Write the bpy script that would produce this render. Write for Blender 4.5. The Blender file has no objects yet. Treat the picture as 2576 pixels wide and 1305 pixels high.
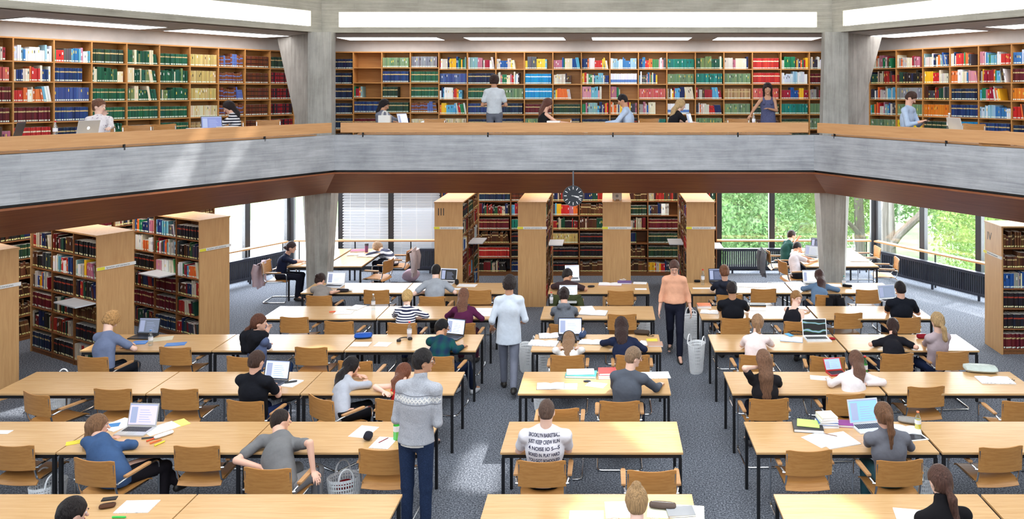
import bpy, math, random
import numpy as np
from mathutils import Vector, Matrix, Euler
random.seed(7)
S = bpy.context.scene
COL = S.collection
PI = math.pi
# ---- camera calibration: level camera looking along +Y, shifted lens ----
FP, CX, CY, HC = 2000.0, 1530.0, 230.0, 4.45
def at(px, py, z):                      # point on the horizontal plane z seen at a pixel
    Y = (HC - z) * FP / (py - CY)
    return Vector(((px - CX) / FP * Y, Y, z))
def atY(px, py, Y):
    return Vector(((px - CX) / FP * Y, Y, HC - (py - CY) * Y / FP))
cam = bpy.data.objects.new('camera', bpy.data.cameras.new('camera'))
COL.objects.link(cam); S.camera = cam
cam.location = (0, 0, HC); cam.rotation_euler = (PI / 2, 0, 0)
cam.data.sensor_width = 36; cam.data.sensor_fit = 'HORIZONTAL'
cam.data.lens = 36 * FP / 2576
cam.data.shift_x = (1288 - CX) / 2576; cam.data.shift_y = -(652.5 - CY) / 2576
cam.data.clip_end = 300; cam.data.clip_start = .05
vs = S.view_settings
vs.view_transform = 'Standard'; vs.look = 'None'; vs.gamma = 1; vs.use_curve_mapping = False
vs.exposure = 0.0

# ---------------------------------------------------------------- materials
def lin(c):
    return tuple(((x / 255) / 12.92 if x / 255 <= .04045 else ((x / 255 + .055) / 1.055) ** 2.4) for x in c) + (1,)
def newmat(name):
    m = bpy.data.materials.new(name); m.use_nodes = True
    nt = m.node_tree; b = nt.nodes['Principled BSDF']
    return m, nt, b
def N(nt, t, **kw):
    n = nt.nodes.new(t)
    for k, v in kw.items():
        if k in n.inputs: n.inputs[k].default_value = v
        else: setattr(n, k, v)
    return n
def coords(nt, scale=(1, 1, 1), kind='Object'):
    tc = N(nt, 'ShaderNodeTexCoord'); mp = N(nt, 'ShaderNodeMapping'); mp.inputs['Scale'].default_value = scale
    nt.links.new(tc.outputs[kind], mp.inputs['Vector']); return mp.outputs['Vector']
def ramp(nt, fac, stops):
    r = N(nt, 'ShaderNodeValToRGB'); e = r.color_ramp.elements
    e[0].position, e[0].color = stops[0][0], stops[0][1]; e[1].position, e[1].color = stops[-1][0], stops[-1][1]
    for p, c in stops[1:-1]:
        q = e.new(p); q.color = c
    nt.links.new(fac, r.inputs['Fac']); return r.outputs['Color']
def bump(nt, b, h, s, d=.01):
    bp = N(nt, 'ShaderNodeBump'); bp.inputs['Strength'].default_value = s; bp.inputs['Distance'].default_value = d
    nt.links.new(h, bp.inputs['Height']); nt.links.new(bp.outputs['Normal'], b.inputs['Normal'])
MC = {}
def flat(c, rough=.6, metal=0, spec=.5, name=None, noise=.0, nscale=6):
    k = (c, rough, metal, noise)
    if k in MC: return MC[k]
    m, nt, b = newmat(name or 'plain'); b.inputs['Roughness'].default_value = rough
    b.inputs['Metallic'].default_value = metal; b.inputs['Specular IOR Level'].default_value = spec
    n = N(nt, 'ShaderNodeTexNoise', Scale=nscale, Detail=3.0)
    nt.links.new(coords(nt), n.inputs['Vector'])
    a = lin(c); v = max(noise, .04)
    nt.links.new(ramp(nt, n.outputs['Fac'], [(.3, tuple(x * (1 - v) for x in a[:3]) + (1,)), (.7, tuple(min(1, x * (1 + v)) for x in a[:3]) + (1,))]), b.inputs['Base Color'])
    MC[k] = m; return m
def fabric(c, kind='plain', c2=(240, 240, 240), scale=30):
    k = ('fab', c, kind, c2, scale)
    if k in MC: return MC[k]
    m, nt, b = newmat('fabric_' + kind); b.inputs['Roughness'].default_value = .9; b.inputs['Specular IOR Level'].default_value = .2
    v = coords(nt)
    n = N(nt, 'ShaderNodeTexNoise', Scale=9.0, Detail=4.0, Roughness=.6); nt.links.new(v, n.inputs['Vector'])
    a = lin(c); a2 = lin(c2)
    base = ramp(nt, n.outputs['Fac'], [(.3, tuple(x * .9 for x in a[:3]) + (1,)), (.7, tuple(min(1, x * 1.08) for x in a[:3]) + (1,))])
    if kind in ('stripe', 'plaid', 'flower', 'heather'):
        mx = N(nt, 'ShaderNodeMix', data_type='RGBA'); mx.inputs['B'].default_value = a2
        nt.links.new(base, mx.inputs['A'])
        if kind == 'stripe':
            w = N(nt, 'ShaderNodeTexWave', Scale=scale / 10, wave_type='BANDS', bands_direction='Z'); nt.links.new(v, w.inputs['Vector'])
            nt.links.new(ramp(nt, w.outputs['Fac'], [(.46, (0, 0, 0, 1)), (.54, (1, 1, 1, 1))]), mx.inputs['Factor'])
        elif kind == 'plaid':
            w = N(nt, 'ShaderNodeTexWave', Scale=2.6, wave_type='BANDS', bands_direction='Z'); nt.links.new(v, w.inputs['Vector'])
            w2 = N(nt, 'ShaderNodeTexWave', Scale=2.6, wave_type='BANDS', bands_direction='X'); nt.links.new(v, w2.inputs['Vector'])
            mm = N(nt, 'ShaderNodeMath', operation='ADD'); nt.links.new(w.outputs['Fac'], mm.inputs[0]); nt.links.new(w2.outputs['Fac'], mm.inputs[1])
            m3 = N(nt, 'ShaderNodeMath', operation='MULTIPLY'); m3.inputs[1].default_value = .45; nt.links.new(mm.outputs[0], m3.inputs[0])
            nt.links.new(m3.outputs[0], mx.inputs['Factor'])
        elif kind == 'flower':
            w = N(nt, 'ShaderNodeTexVoronoi', Scale=float(scale)); nt.links.new(v, w.inputs['Vector'])
            nt.links.new(ramp(nt, w.outputs['Distance'], [(.18, (1, 1, 1, 1)), (.3, (0, 0, 0, 1))]), mx.inputs['Factor'])
        else:
            w = N(nt, 'ShaderNodeTexNoise', Scale=160.0); nt.links.new(v, w.inputs['Vector'])
            nt.links.new(ramp(nt, w.outputs['Fac'], [(.4, (0, 0, 0, 1)), (.65, (1, 1, 1, 1))]), mx.inputs['Factor'])
        base = mx.outputs['Result']
    nt.links.new(base, b.inputs['Base Color'])
    n2 = N(nt, 'ShaderNodeTexNoise', Scale=8.0, Detail=3.0); nt.links.new(v, n2.inputs['Vector'])
    bump(nt, b, n2.outputs['Fac'], .35, .03)
    MC[k] = m; return m
def wood(name, c1, c2, rough=.35, axis=0, sc=1.0, spec=.5):
    m, nt, b = newmat(name)
    s = [14 * sc] * 3; s[axis] = .8 * sc
    v = coords(nt, tuple(s))
    n = N(nt, 'ShaderNodeTexNoise', Scale=2.5, Detail=7.0, Roughness=.62, Distortion=.6); nt.links.new(v, n.inputs['Vector'])
    n3 = N(nt, 'ShaderNodeTexNoise', Scale=.9, Detail=2.0); nt.links.new(coords(nt), n3.inputs['Vector'])
    mm = N(nt, 'ShaderNodeMath', operation='MULTIPLY_ADD'); mm.inputs[1].default_value = .75
    nt.links.new(n.outputs['Fac'], mm.inputs[0])
    m4 = N(nt, 'ShaderNodeMath', operation='MULTIPLY'); m4.inputs[1].default_value = .25; nt.links.new(n3.outputs['Fac'], m4.inputs[0])
    nt.links.new(m4.outputs[0], mm.inputs[2])
    nt.links.new(ramp(nt, mm.outputs[0], [(.35, lin(c1)), (.65, lin(c2))]), b.inputs['Base Color'])
    b.inputs['Roughness'].default_value = rough; b.inputs['Specular IOR Level'].default_value = spec
    bump(nt, b, n.outputs['Fac'], .05, .003)
    return m
def concrete(name, c1, c2, bands=True, vert=False):
    m, nt, b = newmat(name); v = coords(nt)
    n = N(nt, 'ShaderNodeTexNoise', Scale=1.4, Detail=8.0, Roughness=.65); nt.links.new(v, n.inputs['Vector'])
    sv = coords(nt, (6, 6, .5) if vert else (.5, 3, 9))
    n2 = N(nt, 'ShaderNodeTexNoise', Scale=2.2, Detail=6.0, Roughness=.7); nt.links.new(sv, n2.inputs['Vector'])
    mm = N(nt, 'ShaderNodeMath', operation='MULTIPLY_ADD'); mm.inputs[1].default_value = .5; mm.inputs[2].default_value = 0
    ad = N(nt, 'ShaderNodeMath', operation='ADD'); nt.links.new(n.outputs['Fac'], ad.inputs[0]); nt.links.new(n2.outputs['Fac'], ad.inputs[1])
    nt.links.new(ad.outputs[0], mm.inputs[0])
    col = ramp(nt, mm.outputs[0], [(.36, lin(c1)), (.62, lin(c2))])
    if bands:
        br = N(nt, 'ShaderNodeTexBrick', Scale=1.0); br.inputs['Mortar Size'].default_value = .006
        br.inputs['Brick Width'].default_value = .13 if vert else 2.6; br.inputs['Row Height'].default_value = 3.0 if vert else .13
        br.inputs['Color1'].default_value = (1, 1, 1, 1); br.inputs['Color2'].default_value = (.93, .93, .93, 1); br.inputs['Mortar'].default_value = (.84, .84, .85, 1)
        br.inputs['Mortar Smooth'].default_value = .6
        sp = N(nt, 'ShaderNodeSeparateXYZ'); nt.links.new(v, sp.inputs[0]); cb = N(nt, 'ShaderNodeCombineXYZ')
        nt.links.new(sp.outputs[0], cb.inputs[0]); nt.links.new(sp.outputs[2], cb.inputs[1]); nt.links.new(cb.outputs[0], br.inputs['Vector'])
        mx = N(nt, 'ShaderNodeMix', data_type='RGBA', blend_type='MULTIPLY'); mx.inputs['Factor'].default_value = 1
        nt.links.new(col, mx.inputs['A']); nt.links.new(br.outputs['Color'], mx.inputs['B']); col = mx.outputs['Result']
    nt.links.new(col, b.inputs['Base Color']); b.inputs['Roughness'].default_value = .85
    bump(nt, b, n2.outputs['Fac'], .3, .01)
    return m
def emis(c, s, name='glow'):
    k = ('em', c, s)
    if k in MC: return MC[k]
    m, nt, b = newmat(name); b.inputs['Base Color'].default_value = lin(c)
    b.inputs['Emission Color'].default_value = lin(c); b.inputs['Emission Strength'].default_value = s
    MC[k] = m; return m
M = {}
M['top'] = wood('table_oak', (199, 156, 104), (215, 176, 127), .25)
M['chair'] = wood('chair_oak', (176, 120, 62), (200, 146, 84), .4, axis=0, sc=1.5)
M['case'] = wood('case_oak', (190, 143, 92), (210, 165, 112), .5, axis=2, sc=1.0)
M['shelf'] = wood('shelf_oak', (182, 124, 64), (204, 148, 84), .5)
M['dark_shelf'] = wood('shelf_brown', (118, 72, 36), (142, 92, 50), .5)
M['fascia'] = wood('fascia_wood', (118, 64, 36), (148, 90, 56), .45, sc=.7)
M['rail'] = wood('rail_oak', (188, 138, 90), (206, 158, 110), .4, sc=.8)
M['conc'] = concrete('parapet_concrete', (136, 140, 147), (184, 188, 195))
M['beam'] = concrete('beam_concrete', (150, 146, 134), (190, 186, 174))
M['col'] = concrete('column_concrete', (140, 138, 132), (182, 180, 174), vert=True)
M['black'] = flat((22, 22, 26), .45, name='black_steel')
M['dgrey'] = flat((38, 40, 46), .5, name='dark_frame')
M['rad'] = flat((44, 48, 62), .4, name='radiator_paint')
M['chrome'] = flat((205, 208, 212), .18, 1, name='chrome')
M['white'] = flat((235, 235, 233), .7, name='white_paint')
M['ceil'] = flat((188, 185, 182), .8, name='ceiling_paint')
M['paper'] = flat((244, 244, 246), .75, name='paper')
M['plastic'] = flat((245, 247, 250), .5, name='white_plastic')
def carpet():
    m, nt, b = newmat('carpet'); v = coords(nt)
    n = N(nt, 'ShaderNodeTexNoise', Scale=55.0, Detail=3.0, Roughness=.7); nt.links.new(v, n.inputs['Vector'])
    nt.links.new(ramp(nt, n.outputs['Fac'], [(.36, lin((60, 64, 73))), (.5, lin((101, 107, 118))), (.66, lin((156, 162, 173)))]), b.inputs['Base Color'])
    b.inputs['Roughness'].default_value = .95; b.inputs['Specular IOR Level'].default_value = .1
    bump(nt, b, n.outputs['Fac'], .4, .01); return m
M['carpet'] = carpet()
def glassm(tint=(1, 1, 1, 1), gl=.06):
    m, nt, b = newmat('glass'); nt.nodes.remove(b); o = nt.nodes['Material Output']
    t = N(nt, 'ShaderNodeBsdfTransparent'); t.inputs[0].default_value = tint
    g = N(nt, 'ShaderNodeBsdfGlossy'); g.inputs['Roughness'].default_value = .03
    mx = N(nt, 'ShaderNodeMixShader'); mx.inputs[0].default_value = gl
    nt.links.new(t.outputs[0], mx.inputs[1]); nt.links.new(g.outputs[0], mx.inputs[2]); nt.links.new(mx.outputs[0], o.inputs[0]); return m
M['glass'] = glassm()
M['pet'] = glassm((.88, .93, .95, 1), .16)
M['petgreen'] = glassm((.45, .9, .5, 1), .16)
def attrmat(name, rough, spec=.3):
    m, nt, b = newmat(name); a = N(nt, 'ShaderNodeVertexColor', layer_name='Col')
    nt.links.new(a.outputs['Color'], b.inputs['Base Color']); b.inputs['Roughness'].default_value = rough
    b.inputs['Specular IOR Level'].default_value = spec; return m
M['book'] = attrmat('book_cover', .5)

# ---------------------------------------------------------------- mesh helpers
class MB:
    def __init__(s): s.v = []; s.f = []; s.m = []; s.c = []
    def add(s, vs, fs, mi=0, col=None):
        o = len(s.v); s.v += [tuple(p) for p in vs]; s.f += [tuple(i + o for i in f) for f in fs]; s.m += [mi] * len(fs)
        if col is not None: s.c += [col] * len(fs)
        return s
    def box(s, x0, x1, y0, y1, z0, z1, mi=0, T=None, col=None):
        vs = [(x, y, z) for z in (z0, z1) for y in (y0, y1) for x in (x0, x1)]
        if T is not None: vs = [T @ Vector(p) for p in vs]
        return s.add(vs, [(0, 2, 3, 1), (4, 5, 7, 6), (0, 1, 5, 4), (2, 6, 7, 3), (0, 4, 6, 2), (1, 3, 7, 5)], mi, col)
    def tube(s, pts, r, n=8, mi=0, cap=True, closed=False):
        pts = [Vector(p) for p in pts]; rs = r if isinstance(r, (list, tuple)) else [r] * len(pts); vs = []; L = len(pts)
        up = None
        for i, p in enumerate(pts):
            if closed: d = pts[(i + 1) % L] - pts[i - 1]
            else: d = pts[min(i + 1, L - 1)] - pts[max(i - 1, 0)]
            d.normalize()
            if up is None: up = Vector((0, 0, 1)) if abs(d.z) < .9 else Vector((1, 0, 0))
            a = d.cross(up); 
            if a.length < 1e-4: up = Vector((.3, 1, .2)); a = d.cross(up)
            a.normalize(); b = a.cross(d).normalized(); up = b
            for k in range(n):
                t = 2 * PI * k / n; vs.append(p + (a * math.cos(t) + b * math.sin(t)) * rs[i])
        fs = []
        for i in range(L if closed else L - 1):
            j = (i + 1) % L
            for k in range(n):
                q = (k + 1) % n; fs.append((i * n + k, i * n + q, j * n + q, j * n + k))
        if cap and not closed:
            fs.append(tuple(range(n))[::-1]); fs.append(tuple((L - 1) * n + k for k in range(n)))
        return s.add(vs, fs, mi)
    def lathe(s, prof, n=16, mi=0, c=(0, 0, 0), sx=1, sy=1, cap=True):
        vs = [(c[0] + r * math.cos(2 * PI * k / n) * sx, c[1] + r * math.sin(2 * PI * k / n) * sy, c[2] + z) for r, z in prof for k in range(n)]
        fs = [(i * n + k, i * n + (k + 1) % n, (i + 1) * n + (k + 1) % n, (i + 1) * n + k) for i in range(len(prof) - 1) for k in range(n)]
        if cap and prof[0][0] > 1e-4: fs.append(tuple(range(n))[::-1])
        if cap and prof[-1][0] > 1e-4: fs.append(tuple((len(prof) - 1) * n + k for k in range(n)))
        return s.add(vs, fs, mi)
    def prism(s, poly, z0, z1, mi=0, T=None):
        n = len(poly); vs = [(x, y, z0) for x, y in poly] + [(x, y, z1) for x, y in poly]
        if T is not None: vs = [T @ Vector(p) for p in vs]
        return s.add(vs, [tuple(range(n))[::-1], tuple(range(n, 2 * n))] + [(i, (i + 1) % n, n + (i + 1) % n, n + i) for i in range(n)], mi)
    def sheet(s, P, th, mi=0):            # P grid of Vectors [i][j] -> closed thick sheet
        ni, nj = len(P), len(P[0]); vs = []
        def nrm(i, j):
            a = P[min(i + 1, ni - 1)][j] - P[max(i - 1, 0)][j]; b = P[i][min(j + 1, nj - 1)] - P[i][max(j - 1, 0)]
            return a.cross(b).normalized()
        for sg in (.5, -.5):
            for i in range(ni):
                for j in range(nj): vs.append(P[i][j] + nrm(i, j) * th * sg)
        K = ni * nj; fs = []
        for i in range(ni - 1):
            for j in range(nj - 1):
                a, b, c, d = i * nj + j, (i + 1) * nj + j, (i + 1) * nj + j + 1, i * nj + j + 1
                fs += [(a, b, c, d), (K + d, K + c, K + b, K + a)]
        bd = [i * nj for i in range(ni)] + [(ni - 1) * nj + j for j in range(1, nj)] + [i * nj + nj - 1 for i in range(ni - 2, -1, -1)] + [j for j in range(nj - 2, 0, -1)]
        for a, b in zip(bd, bd[1:] + bd[:1]): fs.append((b, a, K + a, K + b))
        return s.add(vs, fs, mi)
    def mesh(s, name, mats, smooth=False, fix=False):
        me = bpy.data.meshes.new(name); me.from_pydata(s.v, [], s.f)
        for m in (mats if isinstance(mats, (list, tuple)) else [mats]): me.materials.append(m)
        if any(s.m): me.polygons.foreach_set('material_index', s.m)
        if s.c:
            a = me.color_attributes.new('Col', 'FLOAT_COLOR', 'CORNER')
            arr = []
            for f, c in zip(s.f, s.c): arr += list(c) * len(f)
            a.data.foreach_set('color', arr)
        if smooth:
            me.polygons.foreach_set('use_smooth', [True] * len(s.f))
            me.set_sharp_from_angle(angle=math.radians(40))
        me.update(); return me
    def build(s, name, mats, parent=None, smooth=False, wing=None, **kw):
        o = bpy.data.objects.new(name, s.mesh(name, mats, smooth)); COL.objects.link(o)
        if parent: o.parent = parent
        if wing: place(o, wing)
        return tag(o, **kw)
def tag(o, label=None, cat=None, group=None, kind=None):
    for k, v in (('label', label), ('category', cat), ('group', group), ('kind', kind)):
        if v: o[k] = v
    return o
def empty(name, loc=(0, 0, 0), rz=0, **kw):
    o = bpy.data.objects.new(name, None); COL.objects.link(o); o.location = loc; o.rotation_euler = (0, 0, rz)
    o.empty_display_size = .1
    return tag(o, **kw)
def copy_tree(o, parent=None):
    c = o.copy(); COL.objects.link(c)
    if parent: c.parent = parent
    for ch in o.children: copy_tree(ch, c)
    return c
# wing frames: local x along the parapet (to the right), local y outwards
WO = {'F': (Vector((-5.16, 15, 0)), 0), 'L': (Vector((-5.16, 15, 0)), PI / 3), 'R': (Vector((3.8775, 15, 0)), -PI / 3)}
WT = {k: Matrix.Translation(o) @ Matrix.Rotation(a, 4, 'Z') for k, (o, a) in WO.items()}
WW = 9.0375
def place(o, w): o.location = WO[w][0]; o.rotation_euler = (0, 0, WO[w][1])
def xr(w, t, far=9.0):
    k = .57735 * t
    return {'F': (-k, WW + k), 'L': (-far, k), 'R': (-k, far)}[w]
def band(w, sec, name, mat, far=9.0, inset=(0, 0), **kw):     # section polygon [(t,z)] swept along a wing, mitred at the corners
    mb = MB(); n = len(sec); vs = []
    for e in (0, 1):
        for t, z in sec: vs.append((xr(w, t, far)[e] + (inset[0] if e == 0 else -inset[1]), t, z))
    mb.add(vs, [tuple(range(n)), tuple(range(n, 2 * n))[::-1]] + [(i, n + i, n + (i + 1) % n, (i + 1) % n) for i in range(n)])
    return mb.build(name, mat, wing=w, **kw)
def rect(t0, t1, z0, z1): return [(t0, z0), (t1, z0), (t1, z1), (t0, z1)]
SIDE = {'F': 'front', 'L': 'left', 'R': 'right'}
# ================================================================ building
ZP0, ZP1, ZF, ZC = 2.965, 3.625, 3.03, 5.645
TWIN = 4.85
hexi = lambda t: [(-9.68 - 1.1547 * t, 7.17), (-5.16 - .57735 * t, 15 + t), (3.8775 + .57735 * t, 15 + t), (8.396 + 1.1547 * t, 7.17), (3.8775 + .57735 * t, -.66 - t), (-5.16 - .57735 * t, -.66 - t)]
MB().prism(hexi(5.2), -.2, 0).build('floor', M['carpet'], kind='structure')
def ring(t0, t1, z0, z1, mb):
    a, b = hexi(t0), hexi(t1); n = 6
    vs = [(x, y, z) for P, z in ((a, z0), (b, z0), (b, z1), (a, z1)) for x, y in P]
    fs = []
    for i in range(n):
        j = (i + 1) % n
        for k in range(4):
            l = (k + 1) % 4; fs.append((k * n + i, l * n + i, l * n + j, k * n + j))
    mb.add(vs, fs); return mb
ring(.16, 5.2, 2.90, ZF, MB()).build('floor_gallery', M['carpet'], kind='structure')
ring(.5, 5.2, 2.86, 2.898, MB()).build('ceiling_lower', M['white'], kind='structure')
ring(1.3, 4.3, ZC, ZC + .3, MB()).build('ceiling_gallery', M['ceil'], kind='structure')
for w in 'FLR':
    sd = SIDE[w]
    band(w, rect(0, .155, ZP0, ZP1), 'wall_' + sd + '_parapet', M['conc'], kind='structure')
    band(w, rect(.06, .15, 2.925, 2.963), 'trim_' + sd + '_gap', M['black'], kind='structure')
    band(w, [(0, 2.895), (.77, 2.435), (.80, 2.435), (.80, 2.86), (.02, 2.925), (0, 2.925)], 'trim_' + sd + '_fascia', M['fascia'], kind='structure')
    band(w, rect(3.8, 4.0, ZF, ZC), 'wall_' + sd + '_gallery', M['white'], kind='structure')
# rear half of the hall, behind the photographer
hx = hexi(5.0); mbw = MB()
def wallseg(mb, a, b, z0, z1, th=.2):
    a, b = Vector(a), Vector(b); d = (b - a); n = Vector((-d.y, d.x)).normalized() * th
    mb.prism([tuple(a), tuple(b), tuple(b + n), tuple(a + n)], z0, z1)
for i, nm in ((3, 'wall_back_right'), (4, 'wall_back'), (5, 'wall_back_left')):
    m_ = MB(); wallseg(m_, hexi(5.0)[(i + 1) % 6], hexi(5.0)[i], 0, 8.6); m_.build(nm, M['white'], kind='structure')
# upper light beam with luminous band
TB = 1.15
for w in 'FLR':
    sd = SIDE[w]; x0, x1 = xr(w, TB)
    i0, i1 = (.35, .30) if w == 'F' else ((0, .26) if w == 'L' else (.30, 0))
    band(w, [(TB, ZC - .0), (TB + .25, ZC - .0), (TB + .25, 5.758), (TB, 5.758)], 'wall_' + sd + '_beam', M['beam'], kind='structure')
    band(w, [(TB, 6.065), (TB + .25, 6.065), (TB + .25, 8.6), (TB, 8.6)], 'wall_' + sd + '_upstand', M['beam'], kind='structure')
    mb = MB()
    q = .57735 * .25
    if w != 'L': mb.prism([(x0, TB), (x0 + i0, TB), (x0 + i0, TB + .25), (x0 - q, TB + .25)], 5.758, 6.065)
    if w != 'R': mb.prism([(x1 - i1, TB), (x1, TB), (x1 + q, TB + .25), (x1 - i1, TB + .25)], 5.758, 6.065)
    mb.build('wall_' + sd + '_pier', M['beam'], wing=w, kind='structure')
    root = empty('light_band', label={'F': 'long luminous strip in the concrete beam over the middle gallery', 'L': 'long luminous strip in the concrete beam over the left gallery', 'R': 'long luminous strip in the concrete beam over the right gallery'}[w], cat='light', group='luminous strips in the beam')
    place(root, w)
    xa, xb = x0 + i0, x1 - i1; n = 8; step = (xb - xa) / n
    for k in range(n):
        a, b = xa + k * step + .004, xa + (k + 1) * step - .004
        P = [[Vector((a + (b - a) * i / 8, TB + .06 - .05 * math.sin(PI * i / 8), 5.762 + (.298) * j)) for j in (0, 1)] for i in range(9)]
        MB().sheet(P, .006).build('diffuser_panel', emis((255, 252, 240), 7.0), root)
# roof over the hall: unseen slab, slots invented and shaped to throw sun patches
SUND = Vector((.45, .30, .84)).normalized()
def inpoly(x, y, P):
    c = False; j = len(P) - 1
    for i in range(len(P)):
        if (P[i][1] > y) != (P[j][1] > y) and x < (P[j][0] - P[i][0]) * (y - P[i][1]) / (P[j][1] - P[i][1]) + P[i][0]: c = not c
        j = i
    return c
ZR = 8.6
def toroof(p): k = (ZR - p[2]) / SUND.z; return (p[0] + SUND.x * k, p[1] + SUND.y * k)
def lpar(px, z):
    x = gx0(px); q = WT['L'] @ Vector((x, 0, z)); return q
def gx0(px): r = (px - CX) / FP; return (r * 15 + 5.16) / (.5 - r * .8660254)
sun_patch_slots = [[toroof(at(px, py, z)) for px, py in pl] for z, pl in (
    (.74, [(1530, 1050), (1700, 1050), (1722, 1140), (1640, 1140)]), (.74, [(1470, 1225), (1745, 1225), (1765, 1330), (1400, 1330)]), (.74, [(1930, 1225), (2085, 1225), (2260, 1330), (1930, 1330)]),
    (.74, [(1420, 930), (1535, 930), (1560, 990), (1430, 990)]), (0, [(1200, 1110), (1275, 1130), (1260, 1250), (1130, 1220)]), (0, [(700, 1010), (760, 1020), (720, 1060), (640, 1050)]), (0, [(20, 1005), (140, 1010), (110, 1050), (-20, 1045)]))]
sun_patch_slots.append([toroof(lpar(px, z)) for px, z in ((605, 3.9), (655, 3.9), (640, 3.62), (572, 2.96), (552, 2.96))])
def lup(px, z):
    r = (px - CX) / FP; t = TB; x = (r * (15 + t * .5) + 5.16 + .8660254 * t) / (.5 - r * .8660254); return WT['L'] @ Vector((x, t, z))
sun_patch_slots.append([toroof(lup(px, z)) for px, z in ((716, 6.08), (748, 6.08), (835, 6.7), (800, 6.7))])
def roof():
    mb = MB(); R = hexi(1.38); st = .09; y = R[4][1]
    while y < R[1][1]:
        x = -11; run = None
        while x < 10.6:
            ok = inpoly(x + st / 2, y + st / 2, R) and not any(inpoly(x + st / 2, y + st / 2, P) for P in sun_patch_slots)
            if ok and run is None: run = x
            if not ok and run is not None: mb.box(run, x, y, y + st, ZR, ZR + .06); run = None
            x += st
        y += st
    mb.build('ceiling', M['beam'], kind='structure')
roof()
# flush ceiling lights in the galleries
lights = {'F': [(-.81, 1.39), (1.98, 4.18), (4.8, 7.0), (7.56, 9.86)], 'L': [], 'R': []}
def inv(w, px, py, z):
    return WT[w].inverted() @ at(px, py, z) if py > CY else WT[w].inverted() @ Vector(((px - CX) / FP * ((z - HC) * FP / (CY - py)), (z - HC) * FP / (CY - py), z))
lights['L'] = [(-4.05, -1.75), (-1.30, .92)]
lights['R'] = [(-.95, 1.32), (1.85, 4.1)]
k = 0
nm = ['first', 'second', 'third', 'fourth']
for w in 'FLR':
    for i, (a, b) in enumerate(lights[w]):
        root = empty('ceiling_light', label='flush rectangular light panel, %s from the left above the %s gallery' % (nm[i], {'F': 'middle', 'L': 'left', 'R': 'right'}[w]), cat='ceiling light', group='flush light panels in the gallery ceiling')
        place(root, w)
        MB().box(a, b, 2.45, 3.35, ZC - .012, ZC - .004).build('diffuser', emis((255, 250, 250), 5.0), root)
        m_ = MB()
        for q in ((a - .02, a, 2.43, 3.37), (b, b + .02, 2.43, 3.37), (a, b, 2.43, 2.45), (a, b, 3.35, 3.37)): m_.box(*q, ZC - .014, ZC - .002)
        m_.build('frame', M['ceil'], root)
# gallery rails
rails = {'F': (.11, WW - .1), 'L': (-9, -.07), 'R': (.09, 9)}
for w in 'FLR':
    a, b = rails[w]
    root = empty('balustrade_rail', label='broad oak guard rail along the %s gallery parapet' % {'F': 'middle', 'L': 'left', 'R': 'right'}[w], cat='railing', group='oak guard rails of the gallery')
    place(root, w)
    MB().box(a, b, .0, .035, 3.675, 3.862).build('board', M['rail'], root)
    MB().box(a + .3, b - .3 if w != 'R' else b, .06, .30, 3.632, 3.654).build('ledge', M['rail'], root)
    x = a + .42
    while x < b - .2:
        MB().box(x - .012, x + .012, .0, .03, 3.59, 3.68).build('bracket', M['black'], root); x += 1.21 * 1.95 / 2 * 2.0
# columns and braces
def col_lower(cx, cy, s, lab):
    mb = MB(); z0, z1 = 0, 2.62
    def poly(w, d, sx):     # six sided plan
        return [(-w * .5, -d * .3), (0, -d * .55), (w * .5, -d * .3), (w * .5 + sx * 0, d * .5), (-w * .5, d * .5)]
    lo = [(cx - s * .21, cy + .10), (cx - s * .15, cy - .18), (cx + s * .02, cy - .22), (cx + s * .20, cy - .16), (cx + s * .20, cy + .2), (cx, cy + .26)]
    hi = [(cx - s * .33, cy + .02), (cx - s * .18, cy - .24), (cx + s * .06, cy - .32), (cx + s * .36, cy - .22), (cx + s * .34, cy + .3), (cx, cy + .4)]
    n = 6; vs = [(x, y, z0) for x, y in lo] + [(x, y, z1) for x, y in hi]
    fs = [(i, (i + 1) % n, n + (i + 1) % n, n + i) for i in range(n)] + [tuple(range(n))[::-1], tuple(range(n, 2 * n))]
    if s < 0: fs = [f[::-1] for f in fs]
    mb.add(vs, fs); return mb.build('column', M['col'], label=lab, cat='column', kind='structure')
col_lower(-5.92, 16.2, 1, 'tapering concrete column beside the left window desks')
col_lower(4.60, 16.2, -1, 'tapering concrete column beside the right window desks')
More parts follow.
